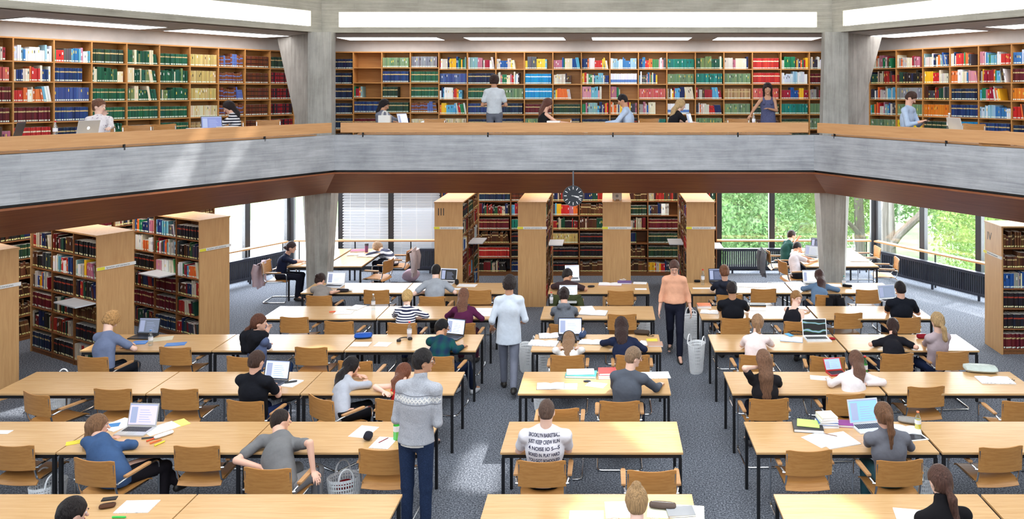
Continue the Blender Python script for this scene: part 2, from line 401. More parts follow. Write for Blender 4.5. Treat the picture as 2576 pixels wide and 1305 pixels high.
for s, cx, lab in ((1, -5.79, 'left'), (-1, 4.585, 'right')):
    mb = MB(); lo = [(cx - .235, 15.95), (cx + .235, 15.95), (cx + .235, 16.2), (cx - .235, 16.2)]
    if s < 0: lo = [(cx - .30, 15.95), (cx + .235, 15.95), (cx + .235, 16.2), (cx - .30, 16.2)]
    hi = [(cx - .235, 15.95), (cx + .235, 15.95), (cx + .235, 16.2), (cx - .235, 16.2)]
    mb.add([(x, y, ZF) for x, y in lo] + [(x, y, ZC) for x, y in hi], [(i, (i + 1) % 4, 4 + (i + 1) % 4, 4 + i) for i in range(4)] + [(3, 2, 1, 0), (4, 5, 6, 7)])
    mb.build('column', M['col'], label='upright concrete pier on the gallery at the %s corner' % lab, cat='column', kind='structure')
    # raking brace behind the pier
    d = Vector((-.70, .71)) if s > 0 else Vector((.74, .67)); n = Vector((-d.y, d.x)) * s
    c = Vector((cx, 16.3)); mb = MB()
    L0, L1 = (.59, 1.98) if s > 0 else (.3, 1.66); th = .2
    q = lambda L, sg: tuple(c + d * L + n * th * sg)
    vs = [q(.1, -1) + (ZF,), q(L0, -1) + (ZF,), q(L0, 1) + (ZF,), q(.1, 1) + (ZF,), q(.1, -1) + (ZC,), q(L1, -1) + (ZC,), q(L1, 1) + (ZC,), q(.1, 1) + (ZC,)]
    fs = [(0, 1, 5, 4), (1, 2, 6, 5), (2, 3, 7, 6), (3, 0, 4, 7), (3, 2, 1, 0), (4, 5, 6, 7)]
    mb.add(vs, fs); mb.build('brace', M['col'], label='raking concrete brace widening to the ceiling at the %s corner' % lab, cat='column', kind='structure')
# ---- windows
def window(name, w, xs, x0, x1, lab):
    root = empty(name, kind='structure'); place(root, w)
    for x in xs: MB().box(x - .07, x + .07, TWIN - .05, TWIN + .07, .0, 2.86).build('mullion', M['dgrey'], root)
    MB().box(x0, x1, TWIN - .05, TWIN + .07, 0, .12).build('sill', M['dgrey'], root)
    MB().box(x0, x1, TWIN - .05, TWIN + .07, 2.74, 2.86).build('head_frame', M['dgrey'], root)
    e = [x0] + [x for x in xs if x0 + .1 < x < x1 - .1] + [x1]
    for a, b in zip(e, e[1:]): MB().box(a + .07, b - .07, TWIN, TWIN + .01, .12, 2.74).build('pane', M['glass'], root)
    return root
Fx = lambda px: (px - CX) / FP * 19.85 + 5.16
window('window_1', 'L', [.484, 1.60, 2.76], .30, 2.76, '')
window('window_2', 'F', [-2.74, Fx(859), Fx(985), Fx(1113)], -2.74, Fx(1113), '')
window('window_3', 'F', [Fx(1808), Fx(1941), Fx(2074), 11.78], Fx(1808), 11.78, '')
window('window_4', 'R', [-2.75, -1.39, .07, 1.5], -2.75, 1.5, '')
# solid outer walls beside the windows
def oaw(w, x0, x1, nm):
    MB().box(x0, x1, TWIN, TWIN + .15, 0, 2.86).build(nm, M['white'], wing=w, kind='structure')
oaw('L', -9, .41, 'wall_left'); oaw('F', Fx(1113) + .07, Fx(1808) - .07, 'wall_front'); oaw('R', 1.57, 9, 'wall_right')
# ---- bookcases -------------------------------------------------
BOOKS = []      # dicts of every book: T matrix, x,w,h,d, z, y front, tilt, colour, place text
PAL = {
 'mix': [(200, 40, 40), (30, 80, 150), (240, 240, 240), (30, 120, 80), (240, 190, 40), (20, 40, 90), (90, 170, 210), (230, 110, 50), (60, 60, 70), (225, 215, 190), (150, 30, 50), (180, 110, 130), (130, 170, 176), (150, 150, 148), (206, 200, 188), (84, 60, 50), (190, 186, 180)],
 'brt': [(200, 50, 50), (238, 238, 238), (50, 120, 170), (226, 190, 60), (240, 240, 240), (220, 116, 60), (110, 176, 198), (36, 60, 118), (206, 140, 156), (70, 140, 90), (228, 218, 198), (90, 90, 96), (214, 208, 196)],
 'blu': [(34, 58, 110), (40, 66, 120), (30, 50, 96)], 'nvy': [(24, 36, 62), (28, 40, 70), (36, 54, 84)], 'blw': [(70, 90, 150), (60, 80, 140), (90, 105, 160)],
 'grn': [(30, 84, 62), (34, 92, 70), (40, 100, 74)], 'grw': [(32, 88, 66), (36, 94, 72), (30, 84, 62), (232, 222, 190), (120, 140, 90)], 'dgn': [(34, 58, 46), (40, 66, 50), (44, 72, 56)],
 'tan': [(196, 176, 112), (206, 188, 124), (190, 168, 104)], 'cre': [(214, 200, 166), (226, 214, 184), (200, 180, 130)],
 'brn': [(104, 56, 36), (112, 60, 38), (96, 50, 32)], 'brb': [(124, 72, 46), (110, 62, 44), (88, 108, 176), (128, 76, 44)], 'drd': [(120, 26, 34), (40, 24, 34), (150, 30, 38)],
 'red': [(190, 46, 44), (200, 56, 50), (180, 40, 40)], 'pnk': [(196, 92, 88), (206, 110, 96), (190, 80, 80)], 'teal': [(28, 128, 118), (40, 140, 128), (30, 116, 104)],
 'cyan': [(24, 136, 196), (30, 146, 204)], 'whb': [(236, 238, 242), (228, 232, 240)], 'gry': [(128, 134, 140), (140, 146, 150), (116, 122, 128)], 'ora': [(222, 128, 40), (214, 120, 34)],
 'yel': [(238, 216, 40), (232, 206, 34)], 'old': [(84, 50, 30), (98, 60, 34), (70, 42, 28), (110, 72, 44)], 'blk': [(26, 24, 28), (34, 30, 34), (30, 34, 44)], 'dmx': [(110, 26, 32), (26, 40, 80), (40, 34, 34), (190, 180, 160), (60, 60, 66), (28, 70, 54), (80, 46, 30), (160, 40, 36)],
 'sge': [(112, 140, 104), (124, 150, 112), (96, 128, 96)], 'ltb': [(150, 190, 215), (230, 236, 240), (60, 120, 180), (200, 214, 226)], 'mar': [(96, 26, 36), (104, 30, 40), (88, 24, 32)], 'bei': [(170, 140, 100), (184, 156, 116), (150, 118, 80)]}
CN = [('red', (195, 50, 45)), ('blue', (40, 80, 150)), ('navy', (28, 40, 75)), ('white', (238, 238, 238)), ('green', (35, 95, 70)), ('yellow', (238, 205, 45)), ('black', (30, 28, 32)), ('brown', (100, 60, 38)), ('beige', (205, 190, 150)), ('light blue', (110, 180, 212)), ('orange', (230, 118, 48)), ('pink', (215, 130, 150)), ('dark red', (115, 28, 36)), ('grey', (125, 130, 136)), ('teal', (30, 130, 118)), ('sage green', (112, 140, 104)), ('tan', (180, 150, 106))]
def cname(c): return min(CN, key=lambda q: sum((a - b) ** 2 for a, b in zip(q[1], c)))[0]
rb = random.Random(3)
def fill(T, x0, x1, yf, z, hmax, sty, where, depth=.2, full=None):
    """books standing on a shelf; local +y points into the case"""
    if sty == '--': return
    pal = PAL[sty]; uni = len(pal) <= 3; x = x0 + .008; end = x1 - .008
    if full is None: full = rb.random()
    if sty in ('mix', 'brt', 'dmx') and full < .25: end -= (x1 - x0) * rb.uniform(.08, .35)
    if full > 1: end = x0 + (x1 - x0) * (full - 1)
    bw, bh, c = rb.uniform(.027, .036), rb.uniform(.225, .26), rb.choice(pal); run = 0; tilt = 0; n = 0
    lean_zone = rb.random() < (.3 if not uni else .12); seq = []
    while True:
        if not uni and run <= 0:
            run = rb.choice([1, 1, 1, 2, 3, 5]); bw = rb.uniform(.018, .042); bh = rb.uniform(.19, min(.29, hmax - .02)); c = rb.choice(pal)
        run -= 1
        cc = c if not uni else rb.choice(pal)
        w_ = bw * rb.uniform(.96, 1.04); h_ = min(bh * rb.uniform(.99, 1.01), hmax - .015)
        if x + w_ > end: break
        seq.append([x, w_, h_, cc]); x += w_ + .0015
    if not seq: return
    nl = rb.randint(3, 7) if lean_zone and end - x < .2 and len(seq) > 8 else 0
    for i, (bx, w_, h_, cc) in enumerate(seq):
        tl = 0
        if nl and i >= len(seq) - nl and not uni: tl = -.16     # leaning on their neighbours
        BOOKS.append(dict(T=T, x=bx, w=w_, h=h_, d=depth * rb.uniform(.75, .95), z=z, y=yf + rb.uniform(.006, .03), c=tuple(max(8, min(250, v + rb.randint(-6, 6))) for v in cc), where=where, i=i, tilt=tl, sty=sty))
    if nl and not uni:       # make room: drop the last ones that would pass the upright
        pass
def book_geom(mb, b, rel=None):
    T = b['T']; o = Vector((b['x'], b['y'], b['z'])); c = lin(b['c'])
    if rel is not None: base = Matrix.Identity(4)
    else: base = T @ Matrix.Translation(o)
    if b['tilt']: base = base @ Matrix.Translation((0, 0, .0)) @ Matrix.Shear('XY', 4, (0, 0)) @ Matrix(((1, 0, b['tilt'], 0), (0, 1, 0, 0), (0, 0, 1, 0), (0, 0, 0, 1)))
    w, h, d = b['w'], b['h'], b['d']; pg = (.80, .78, .72, 1)
    mb.box(0, w, 0, d, 0, h, T=base, col=c)
    mb.box(.002, w - .002, .004, d - .003, h - .0005, h + .0008, T=base, col=pg)
    st = b['sty']
    lab = {'dmx': (.85, .8, .35, 1), 'old': (.85, .8, .35, 1), 'blk': (.85, .82, .5, 1)}.get(st, (.75, .85, .74, 1))
    mb.box(w * .12, w * .88, -.0012, 0, .012, .036, T=base, col=lab)
    if st in ('brn', 'brb', 'drd', 'old', 'blk', 'mar', 'red', 'dgn', 'nvy', 'blu', 'cyan', 'bei', 'grn'):
        dk = {'red': (.85, .7, .5, 1), 'blk': (.35, .05, .03, 1), 'drd': (.02, .01, .02, 1), 'brn': (.03, .015, .01, 1), 'brb': (.12, .2, .5, 1), 'cyan': (.7, .85, .95, 1)}.get(st, (.55, .42, .2, 1))
        mb.box(0, w, -.0008, 0, h * .66, h * .76, T=base, col=dk)
        if st in ('brn', 'brb', 'drd'): mb.box(0, w, -.0008, 0, h * .3, h * .38, T=base, col=dk)
    elif st == 'whb': mb.box(0, w, -.0008, 0, .04, h * .42, T=base, col=(.1, .22, .55, 1))
    elif rb.random() < .4:
        k = rb.choice([(.9, .9, .88, 1), (.02, .02, .03, 1), (.8, .6, .1, 1)]); a = rb.uniform(.45, .7)
        mb.box(w * .3, w * .7, -.0008, 0, h * a, h * (a + .2), T=base, col=k)
def run_case(w, xs, yf, depth, zs, ztop, zbase, sty, lab, where, mats, back=True, tr=None):
    """one shelving run: uprights at xs, shelf tops at zs (bottom first)"""
    root = empty('bookcase', label=lab, cat='bookcase')
    T = WT[w] if tr is None else tr
    root.location = T.translation; root.rotation_euler = (0, 0, T.to_euler().z)
    th = .022
    for x in xs: MB().box(x - th / 2, x + th / 2, yf, yf + depth, zbase, ztop - .026).build('upright', mats[0], root)
    MB().box(xs[0] - th / 2, xs[-1] + th / 2, yf, yf + depth, ztop - .025, ztop).build('top_board', mats[0], root)
    MB().box(xs[0] + th / 2, xs[-1] - th / 2, yf + .01, yf + .03, zbase, zs[0] - .023).build('plinth', mats[0], root)
    if back: MB().box(xs[0], xs[-1], yf + depth - .012, yf + depth - .002, zbase, ztop - .026).build('back_panel', mats[1], root)
    nb = len(xs) - 1
    for i in range(nb):
        for j, z in enumerate(zs):
            dz = -.0
            if w == 'F' and tr is None and len(xs) > 15 and j in (2, 3, 4, 5) and 1 <= i <= 3: dz = .035
            MB().box(xs[i] + th / 2 + .001, xs[i + 1] - th / 2 - .001, yf + .002, yf + depth - .014, z + dz - .022, z + dz).build('shelf', mats[0], root)
            hm = (zs[j + 1] if j + 1 < len(zs) else ztop - .02) - z - dz - .03
            st = sty(i, j)
            if st is None: continue
            fl = None
            if isinstance(st, tuple): st, fl = st
            fill(T, xs[i] + th / 2, xs[i + 1] - th / 2, yf + .01, z + dz, hm, st, where(i, j), depth - .05, fl)
    return root
zs_up = [3.22, 3.575, 3.925, 4.275, 4.625, 4.973]
ORD = ['first', 'second', 'third', 'fourth', 'fifth', 'sixth', 'seventh', 'eighth', 'ninth', 'tenth', 'eleventh', 'twelfth', 'thirteenth', 'fourteenth', 'fifteenth', 'sixteenth', 'seventeenth', 'eighteenth']
def order(n):
    return ORD[n] if n < 18 else str(n + 1) + ('st' if (n + 1) % 10 == 1 and n != 10 else 'nd' if (n + 1) % 10 == 2 else 'rd' if (n + 1) % 10 == 3 else 'th')
# rows below are listed from the top shelf down, per bay from left to right
upF = ['nvy nvy nvy nvy nvy nvy', '-- -- mix:1.35 blu mar blw', 'sge blu dgn:1.6 dgn blw cre', 'gry grn grn brb cre brn', 'mix blw mix mix cre cre', 'mix nvy grn blu nvy cre', 'mix mix sge nvy nvy dgn', 'brt cyan cyan mar sge nvy',
       'mix mix mix dgn nvy blu', 'brt brt brt mix nvy mix', 'ltb whb mix:1.35 mix blk nvy', 'brt brt pnk mix:1.65 teal mix', 'teal sge mix whb:1.8 mix sge', 'grw teal mix mix sge mix', 'mix:1.9 sge bei sge bei mix', 'red red pnk dgn mix dgn', 'mix ltb mix teal dgn dgn', 'mix mar mix sge sge blk']
upF = [r.split() for r in upF]
upL = ['red red red red blk mix', 'mix pnk mar mar mix blk', 'ltb brt brt mar:1.95 red mix', 'brt blu:1.8 blw blu nvy nvy', 'dgn grw grn grn grw grn', 'grw grw grw grn grn grn', 'grn grw grw grn grn sge', 'tan tan tan cre bei bei', 'brb brb brb brb brn brn', 'brn brn brn brn brn brn', 'dgn drd drd drd drd drd', 'dgn drd drd drd drd drd']
upL = [r.split() for r in upL]
upR = ['mix dmx mix mix sge yel', 'mix dmx gry sge yel mix', 'mix mix dmx ora dgn mix', 'brt brt nvy blu cyan mix', 'brt mix mix ltb blu brt', 'ltb mar ora mix:1.6 nvy mix', 'whb brt brt mix mix mix', 'mix mix mix mix mix mix']
upR = [r.split() for r in upR]
def styf(tab):
    def f(i, j):
        s = tab[i][5 - j]
        if ':' in s: a, b = s.split(':'); return a, float(b)
        return s
    return f
GAL = {'F': 'middle', 'L': 'left', 'R': 'right'}
def wh(w):
    return lambda i, j: '%s shelf down, %s bay, %s gallery' % (order(5 - j), order(i), GAL[w])
xF = [(817 - CX) / FP * 18.45 + 5.16] + [(888.5 + 71.75 * k - CX) / FP * 18.45 + 5.16 for k in range(17)] + [(2101 - CX) / FP * 18.45 + 5.16]
run_case('F', xF, 3.45, .34, zs_up, 5.376, ZF, styf(upF), 'long oak wall bookcase filling the middle gallery', wh('F'), (M['shelf'], M['shelf']))
xL = [1.83 - .63 - .6255 * k for k in range(11)][::-1] + [1.83]
upL = upL[:len(xL) - 1]
run_case('L', xL, 3.45, .34, zs_up, 5.376, ZF, styf([['red'] * 6, 'red red red red blk mix'.split()] + upL[1:] if False else upL), 'long oak wall bookcase along the left gallery', wh('L'), (M['shelf'], M['shelf']))
xR = [-1.75, -1.0, -.3, .365, 1.02, 1.72, 2.41, 3.1]
run_case('R', xR, 3.45, .34, zs_up, 5.376, ZF, styf(upR), 'long oak wall bookcase along the right gallery', wh('R'), (M['shelf'], M['shelf']))
# lower back shelving
zs_lo = [.09, .437, .782, 1.118, 1.459, 1.804]
loS = ['old', 'dmx', 'blk', 'old', 'red', 'dmx', 'mar', 'dgn', 'dmx', 'old']
rl = random.Random(11)
lowF = ['mix dmx mar old old dmx', 'nvy dmx mar old red dmx', 'brn mix teal blk blk blu', 'dmx mix dmx tan blk blk', 'dmx old dmx blk blk old', 'old dgn dmx dmx old old', 'dmx mix mar dgn dgn mix', 'dmx dmx dmx old old old']
lowF = [r.split() for r in lowF]
xLF = [(1112 + 86.3 * k - CX) / FP * 19.2 + 5.16 for k in range(9)]
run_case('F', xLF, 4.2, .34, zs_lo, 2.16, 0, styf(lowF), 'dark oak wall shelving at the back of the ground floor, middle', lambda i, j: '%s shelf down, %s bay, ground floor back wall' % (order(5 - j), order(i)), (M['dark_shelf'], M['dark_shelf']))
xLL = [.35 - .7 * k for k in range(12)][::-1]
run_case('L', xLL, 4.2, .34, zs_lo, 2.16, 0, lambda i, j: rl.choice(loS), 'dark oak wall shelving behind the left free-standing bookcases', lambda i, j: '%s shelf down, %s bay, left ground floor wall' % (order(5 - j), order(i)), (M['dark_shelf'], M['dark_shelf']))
# free-standing double sided cases standing end-on to the hall
def island(T, lab, where, wd=.58, ln=2.1, strip=True, numeral=None, trays=(), face='both', sidesty=None, endside=True):
    """local: x across the end panel, y away from the hall; end panel at y=0"""
    root = empty('bookcase', label=lab, cat='bookcase'); root.location = T.translation; root.rotation_euler = (0, 0, T.to_euler().z)
    h = 2.17; n = 3; bay = (ln - .05) / n
    MB().box(0, wd, 0, .028, 0, h - .026).build('end_panel', M['case'], root)
    MB().box(0, wd, ln - .028, ln, 0, h - .026).build('end_panel', M['case'], root)
    MB().box(-.01, wd + .01, -.01, ln + .01, h - .025, h).build('top_board', M['case'], root)
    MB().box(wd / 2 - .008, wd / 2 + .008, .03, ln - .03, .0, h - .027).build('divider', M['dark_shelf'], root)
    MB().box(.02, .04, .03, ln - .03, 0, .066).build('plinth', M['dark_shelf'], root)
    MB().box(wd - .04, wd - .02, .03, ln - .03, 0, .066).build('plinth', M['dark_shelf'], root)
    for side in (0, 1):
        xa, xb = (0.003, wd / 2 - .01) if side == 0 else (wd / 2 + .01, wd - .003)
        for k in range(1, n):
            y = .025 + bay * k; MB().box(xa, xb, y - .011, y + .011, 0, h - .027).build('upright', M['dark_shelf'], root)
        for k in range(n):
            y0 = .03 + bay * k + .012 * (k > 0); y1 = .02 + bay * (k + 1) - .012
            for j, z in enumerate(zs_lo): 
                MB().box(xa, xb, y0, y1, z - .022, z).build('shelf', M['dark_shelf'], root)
    # books: case frame for left side (x=0 face, looking +x), right side
    for side in (0, 1):
        if face == 'left' and side == 1 or face == 'right' and side == 0: continue
        if side == 0: T2 = T @ Matrix(((0, 1, 0, 0), (-1, 0, 0, ln), (0, 0, 1, 0), (0, 0, 0, 1)))     # local x -> -y
        else: T2 = T @ Matrix(((0, -1, 0, wd), (1, 0, 0, 0), (0, 0, 1, 0), (0, 0, 0, 1)))
        for k in range(n):
            a = .04 + bay * k; b = .03 + bay * (k + 1) - .014
            for j, z in enumerate(zs_lo):
                hm = (zs_lo[j + 1] if j < 5 else h - .02) - z - .03
                st = sidesty(k, j) if sidesty else rl.choice(loS + ['mix'] * 4)
                fill(T2, a, b, .004, z, hm, st, where('%s shelf down, %s bay, %s side' % (order(5 - j), order(k), ['left', 'right'][side])), .2)
    if strip:
        sp = MB().box(-.01, wd + .02, -.018, -.0005, 1.61, 1.66).build('sign_strip', M['white'], root)
        MB().box(-.008, .11, -.0205, -.0182, 1.612, 1.658).build('sign_tab', flat((232, 222, 60), .6), sp)
        cu = bpy.data.curves.new('txt', 'FONT'); cu.body = 'Sprachen und Literaturen'; cu.size = .036; cu.extrude = .0004
        tx = bpy.data.objects.new('sign_text', cu); me = bpy.data.meshes.new_from_object(tx); bpy.data.objects.remove(tx)
        me.materials.append(M['dgrey']); o = bpy.data.objects.new('sign_lettering', me); COL.objects.link(o); o.parent = sp
        o.rotation_euler = (PI / 2, 0, 0); o.location = (.13, -.0195, 1.624)
    if numeral:
        mb = MB()
        if numeral == 'III':
            for k in range(3): mb.box(.075 + .052 * k, .092 + .052 * k, -.002, -.0003, 1.89, 2.04)
        o = mb.build('numeral', M['dgrey'], root)
    for (side, k, z) in trays:
        y0 = .04 + bay * k
        if side == 0: MB().box(-.30, .1, y0, y0 + bay - .04, z, z + .02).build('pull_out_tray', flat((200, 204, 210), .4), root)
        else: MB().box(wd - .1, wd + .30, y0, y0 + bay - .04, z, z + .02).build('pull_out_tray', flat((200, 204, 210), .4), root)
    return root
XI = [(1093, 'first'), (1303, 'second'), (1516, 'third'), (1727, 'fourth')]
desc = ['free-standing oak bookcase end marked with three dark bars', 'free-standing oak bookcase directly behind the aisle left of the hanging clock', 'free-standing oak bookcase with a white projector box on top', 'free-standing oak bookcase nearest the right windows, facing the hall']
for k, (px, o) in enumerate(XI):
    X = (px - CX) / FP * 16.42
    T = Matrix.Translation((X, 16.42, 0))
    island(T, desc[k], (lambda o: lambda s: '%s, %s case behind tables' % (s, o))(o), numeral='III' if k == 0 else None,
           trays={0: [(1, 1, 1.16)], 1: [(1, 1, 1.12)], 2: [], 3: [(0, 1, 1.14), (1, 1, 1.05)]}[k])
dl = ['free-standing oak bookcase cut by the left edge of the view', 'free-standing oak bookcase behind the reader in blue-grey T-shirt', 'free-standing oak bookcase nearest the left windows']
for k, lx in enumerate((-5.22, -3.56, -1.84)):
    T = WT['L'] @ Matrix.Translation((lx, 1.33, 0))
    island(T, dl[k], (lambda o: lambda s: '%s, %s left case' % (s, o))(['edge', 'middle', 'window-side'][k]), trays=[[], [(0, 0, 1.08)], [(0, 1, 1.12)]][k], face='left' if k else 'both',
           sidesty=(lambda kk: lambda b, j: rl.choice(['mix', 'mix', 'dmx', 'blk', 'brt'] if j > 2 else ['dmx', 'blk', 'old', 'mar', 'nvy']))(k))
T = Matrix.Translation((6.655, 14.05, 0)) @ Matrix.Rotation(-PI / 2, 4, 'Z')
r4 = island(T, 'free-standing oak bookcase numbered IV at the right edge', lambda s: s + ', case IV', wd=.6, face='right', strip=True, sidesty=lambda b, j: ['mar', 'blk', 'blk', 'mix', 'old', 'old'][j])
cu = bpy.data.curves.new('t', 'FONT'); cu.body = 'IV'; cu.size = .2; cu.extrude = .0006
tx = bpy.data.objects.new('t', cu); me = bpy.data.meshes.new_from_object(tx); bpy.data.objects.remove(tx); me.materials.append(M['dgrey'])
o = bpy.data.objects.new('numeral', me); COL.objects.link(o); o.parent = r4; o.rotation_euler = (PI / 2, 0, 0); o.location = (.08, -.002, 1.86)
# ---- all books: the 300 that show largest are objects, the rest one mass
def vis(b):
    p = b['T'] @ Vector((b['x'] + b['w'] / 2, b['y'], b['z'] + b['h'] / 2))
    n = (b['T'].to_3x3() @ Vector((0, -1, 0))); v = (Vector((0, 0, HC)) - p)
    k = v.normalized().dot(n)
    if k < .05 or p.y < 1: return 0
    px = CX + FP * p.x / p.y; py = CY + FP * (HC - p.z) / p.y
    if not (-5 < px < 2580 and -5 < py < 1310): return 0
    if p.z < 3 and py < (486 if 830 < px < 2060 else 486 + (abs(px - 830) if px < 830 else abs(px - 2060)) * .12): return 0
    if p.z > 3 and p.z < 3.6: return 0
    if p.z < 3 and 1093 < px < 1800 and p.y > 19:
        for a in (1093, 1303, 1516, 1727):
            if a - 2 < px < a + 74: return 0
    return b['w'] * b['h'] * FP * FP / p.y ** 2 * k
for b in BOOKS: b['a'] = vis(b)

order_b = sorted(BOOKS, key=lambda b: -b['a'])
big = order_b[:300]; rest = order_b[300:]
used_l = {}
for b in big:
    mb = MB(); book_geom(mb, b, rel=True)
    o = mb.build('book', M['book'])
    o.matrix_world = b['T'] @ Matrix.Translation((b['x'], b['y'], b['z']))
    tag(o, '%s book, %s from left, %s' % (cname(b['c']), order(b['i']), b['where']), 'book', 'books on the shelves')
mb = MB()
for b in rest: book_geom(mb, b)
mb.build('books', M['book'], label='rows of small assorted book spines filling the gallery and ground floor shelves', cat='books', kind='stuff')
# ================================================================ furniture
TZ = .74
def make_table(w=1.89, d=.765):
    root = empty('reading_table')
    mb = MB(); mb.box(-w / 2 + .004, w / 2 - .004, -d / 2, d / 2, TZ - .025, TZ)
    o = mb.build('tabletop', M['top'], root)
    bv = o.modifiers.new('b', 'BEVEL'); bv.width = .003; bv.segments = 2
    mb = MB()
    for s in (-1, 1):
        mb.box(-w / 2 + .02, w / 2 - .02, s * (d / 2 - .03) - .012, s * (d / 2 - .03) + .012, TZ - .066, TZ - .0255)
        mb.box(s * (w / 2 - .03) - .012, s * (w / 2 - .03) + .012, -d / 2 + .03, d / 2 - .03, TZ - .066, TZ - .0255)
    mb.build('frame', M['black'], root)
    for sx in (-1, 1):
        for sy in (-1, 1):
            x, y = sx * (w / 2 - .031), sy * (d / 2 - .031)
            MB().box(x - .016, x + .016, y - .016, y + .016, 0, TZ - .067).build('leg', M['black'], root)
    return root
YR = [7.33, 8.94, 10.53, 12.15, 13.75, 15.42]
ROWN = ['front', 'second', 'third', 'fourth', 'fifth', 'sixth and farthest']
tb0 = make_table(); first = True
def put_table(x, y, rz, label, group='oak reading tables'):
    global first
    o = tb0 if first else copy_tree(tb0); first = False
    o.location = (x, y, 0); o.rotation_euler = (0, 0, rz); tag(o, label, 'table', group); return o
for r, y in enumerate(YR):
    yc = y - .3825; nL = [2, 3, 3, 3, 2, 2][r]
    for k in range(nL):
        nm = ['end by the left aisle', 'next to the aisle-end table', 'outermost, toward the left wall'][k]
        put_table(-1.89 - 1.895 * (k + .5), yc, 0, 'black-legged oak table, %s row of left block, %s' % (ROWN[r], nm))
    put_table(-.17, yc, 0, 'single black-legged oak table, %s row of the middle block' % ROWN[r])
    for k in range(2):
        put_table(1.515 + 1.9 * (k + .5) + .012 * k, yc, 0, 'black-legged oak table, %s row of right block, %s' % (ROWN[r], ['end by the right aisle', 'outer table toward the windows'][k]))
# window desks (long side along the view depth)
for x, lab in ((-6.44, 'oak desk at the left window where the woman in navy sits'), (-5.62, 'oak desk at the left window where the striped jumper reader sits')):
    put_table(x, 17.82, PI / 2, lab, 'oak desks by the windows')
for x, lab in ((4.58, 'oak desk at the right window where two men work'), (5.36, 'oak desk at the right window beside the two empty chairs')):
    put_table(x, 17.82, PI / 2, lab, 'oak desks by the windows')

def arc(c, r, a0, a1, n, pl='xz'): pass
def fillet(pts, r=.05, n=5):
    P = [Vector(p) for p in pts]; out = [P[0]]
    for a, b, c in zip(P, P[1:], P[2:]):
        u = (a - b).normalized(); v = (c - b).normalized(); rr = min(r, (a - b).length * .45, (c - b).length * .45)
        p0, p1 = b + u * rr, b + v * rr
        for i in range(n + 1):
            t = i / n; out.append(p0 * (1 - t) ** 2 + b * 2 * t * (1 - t) + p1 * t * t)
    out.append(P[-1]); return out
def make_chair():
    root = empty('armchair')
    mb = MB()
    for s in (-1, 1):
        mb.tube(fillet([(0, -.25, .0125), (s * .265, -.25, .0125), (s * .265, .27, .0125), (s * .265, .27, .625), (s * .265, -.16, .625), (s * .245, -.235, .60)], .07), .011, 7)
        mb.tube(fillet([(s * .222, -.262, .80), (s * .222, -.24, .56), (s * .222, -.20, .435), (s * .2, .20, .435)], .06), .011, 7)
        mb.tube([(s * .222, -.245, .60), (s * .262, -.235, .60)], .009, 6)
    mb.tube([(-.2, .17, .435), (.2, .17, .435)], .009, 6)
    mb.build('frame', M['chrome'], root, smooth=True)
    P = [[Vector((x, y, .462 - .012 * math.cos(x / .22 * PI / 2) - (.03 * max(0, (y - .16) / .07) ** 2 if y > .16 else 0) - (.05 * ((-.14 - y) / .08) ** 2 if y < -.14 else 0))) for y in [-.225, -.2, -.17, -.13, 0, .1, .16, .2, .23]] for x in [-.225 + .45 * i / 8 for i in range(9)]]
    MB().sheet(P, .012).build('seat', M['chair'], root, smooth=True)
    P = []
    for i in range(13):
        u = -1 + 2 * i / 12; x = .235 * u; row = []
        for j in range(5):
            v = j / 4; z = .575 + v * (.255 + .014 * u * u) - .0
            if abs(u) > .95 and j == 4: z -= .012
            row.append(Vector((x, -.262 - .02 * v + .035 * u * u - .018, z)))
        P.append(row)
    MB().sheet(P, .011).build('backrest', M['chair'], root, smooth=True)
    for s in (-1, 1):
        mb = MB(); pl = [(-.022, -.17), (.022, -.17), (.026, .12), (.016, .15), (-.016, .15), (-.026, .12)]
        mb.prism([(s * .268 + a, b) for a, b in pl], .637, .655); mb.build('armrest', M['rail'], root)
    return root
ch0 = make_chair(); chf = True
def put_chair(pl, pr, ty, rot=0, label='', group=None, z=0, zt=.838):
    """pl, pr: backrest edges in the photograph, ty: its top edge"""
    global chf
    Y = (HC - zt - z) * FP / (ty - CY); X = ((pl + pr) / 2 - CX) / FP * Y
    o = ch0 if chf else copy_tree(ch0); chf = False
    a = math.radians(rot); off = Matrix.Rotation(a, 3, 'Z') @ Vector((0, .29, 0))
    o.location = (X + off.x, Y + off.y, z); o.rotation_euler = (0, 0, a)
    tag(o, label, 'chair', group or 'oak and chrome armchairs'); return o
def C(pl, pr, ty, rot, txt, **k): return put_chair(pl, pr, ty, rot, txt, **k)
E = 'empty oak and chrome armchair '
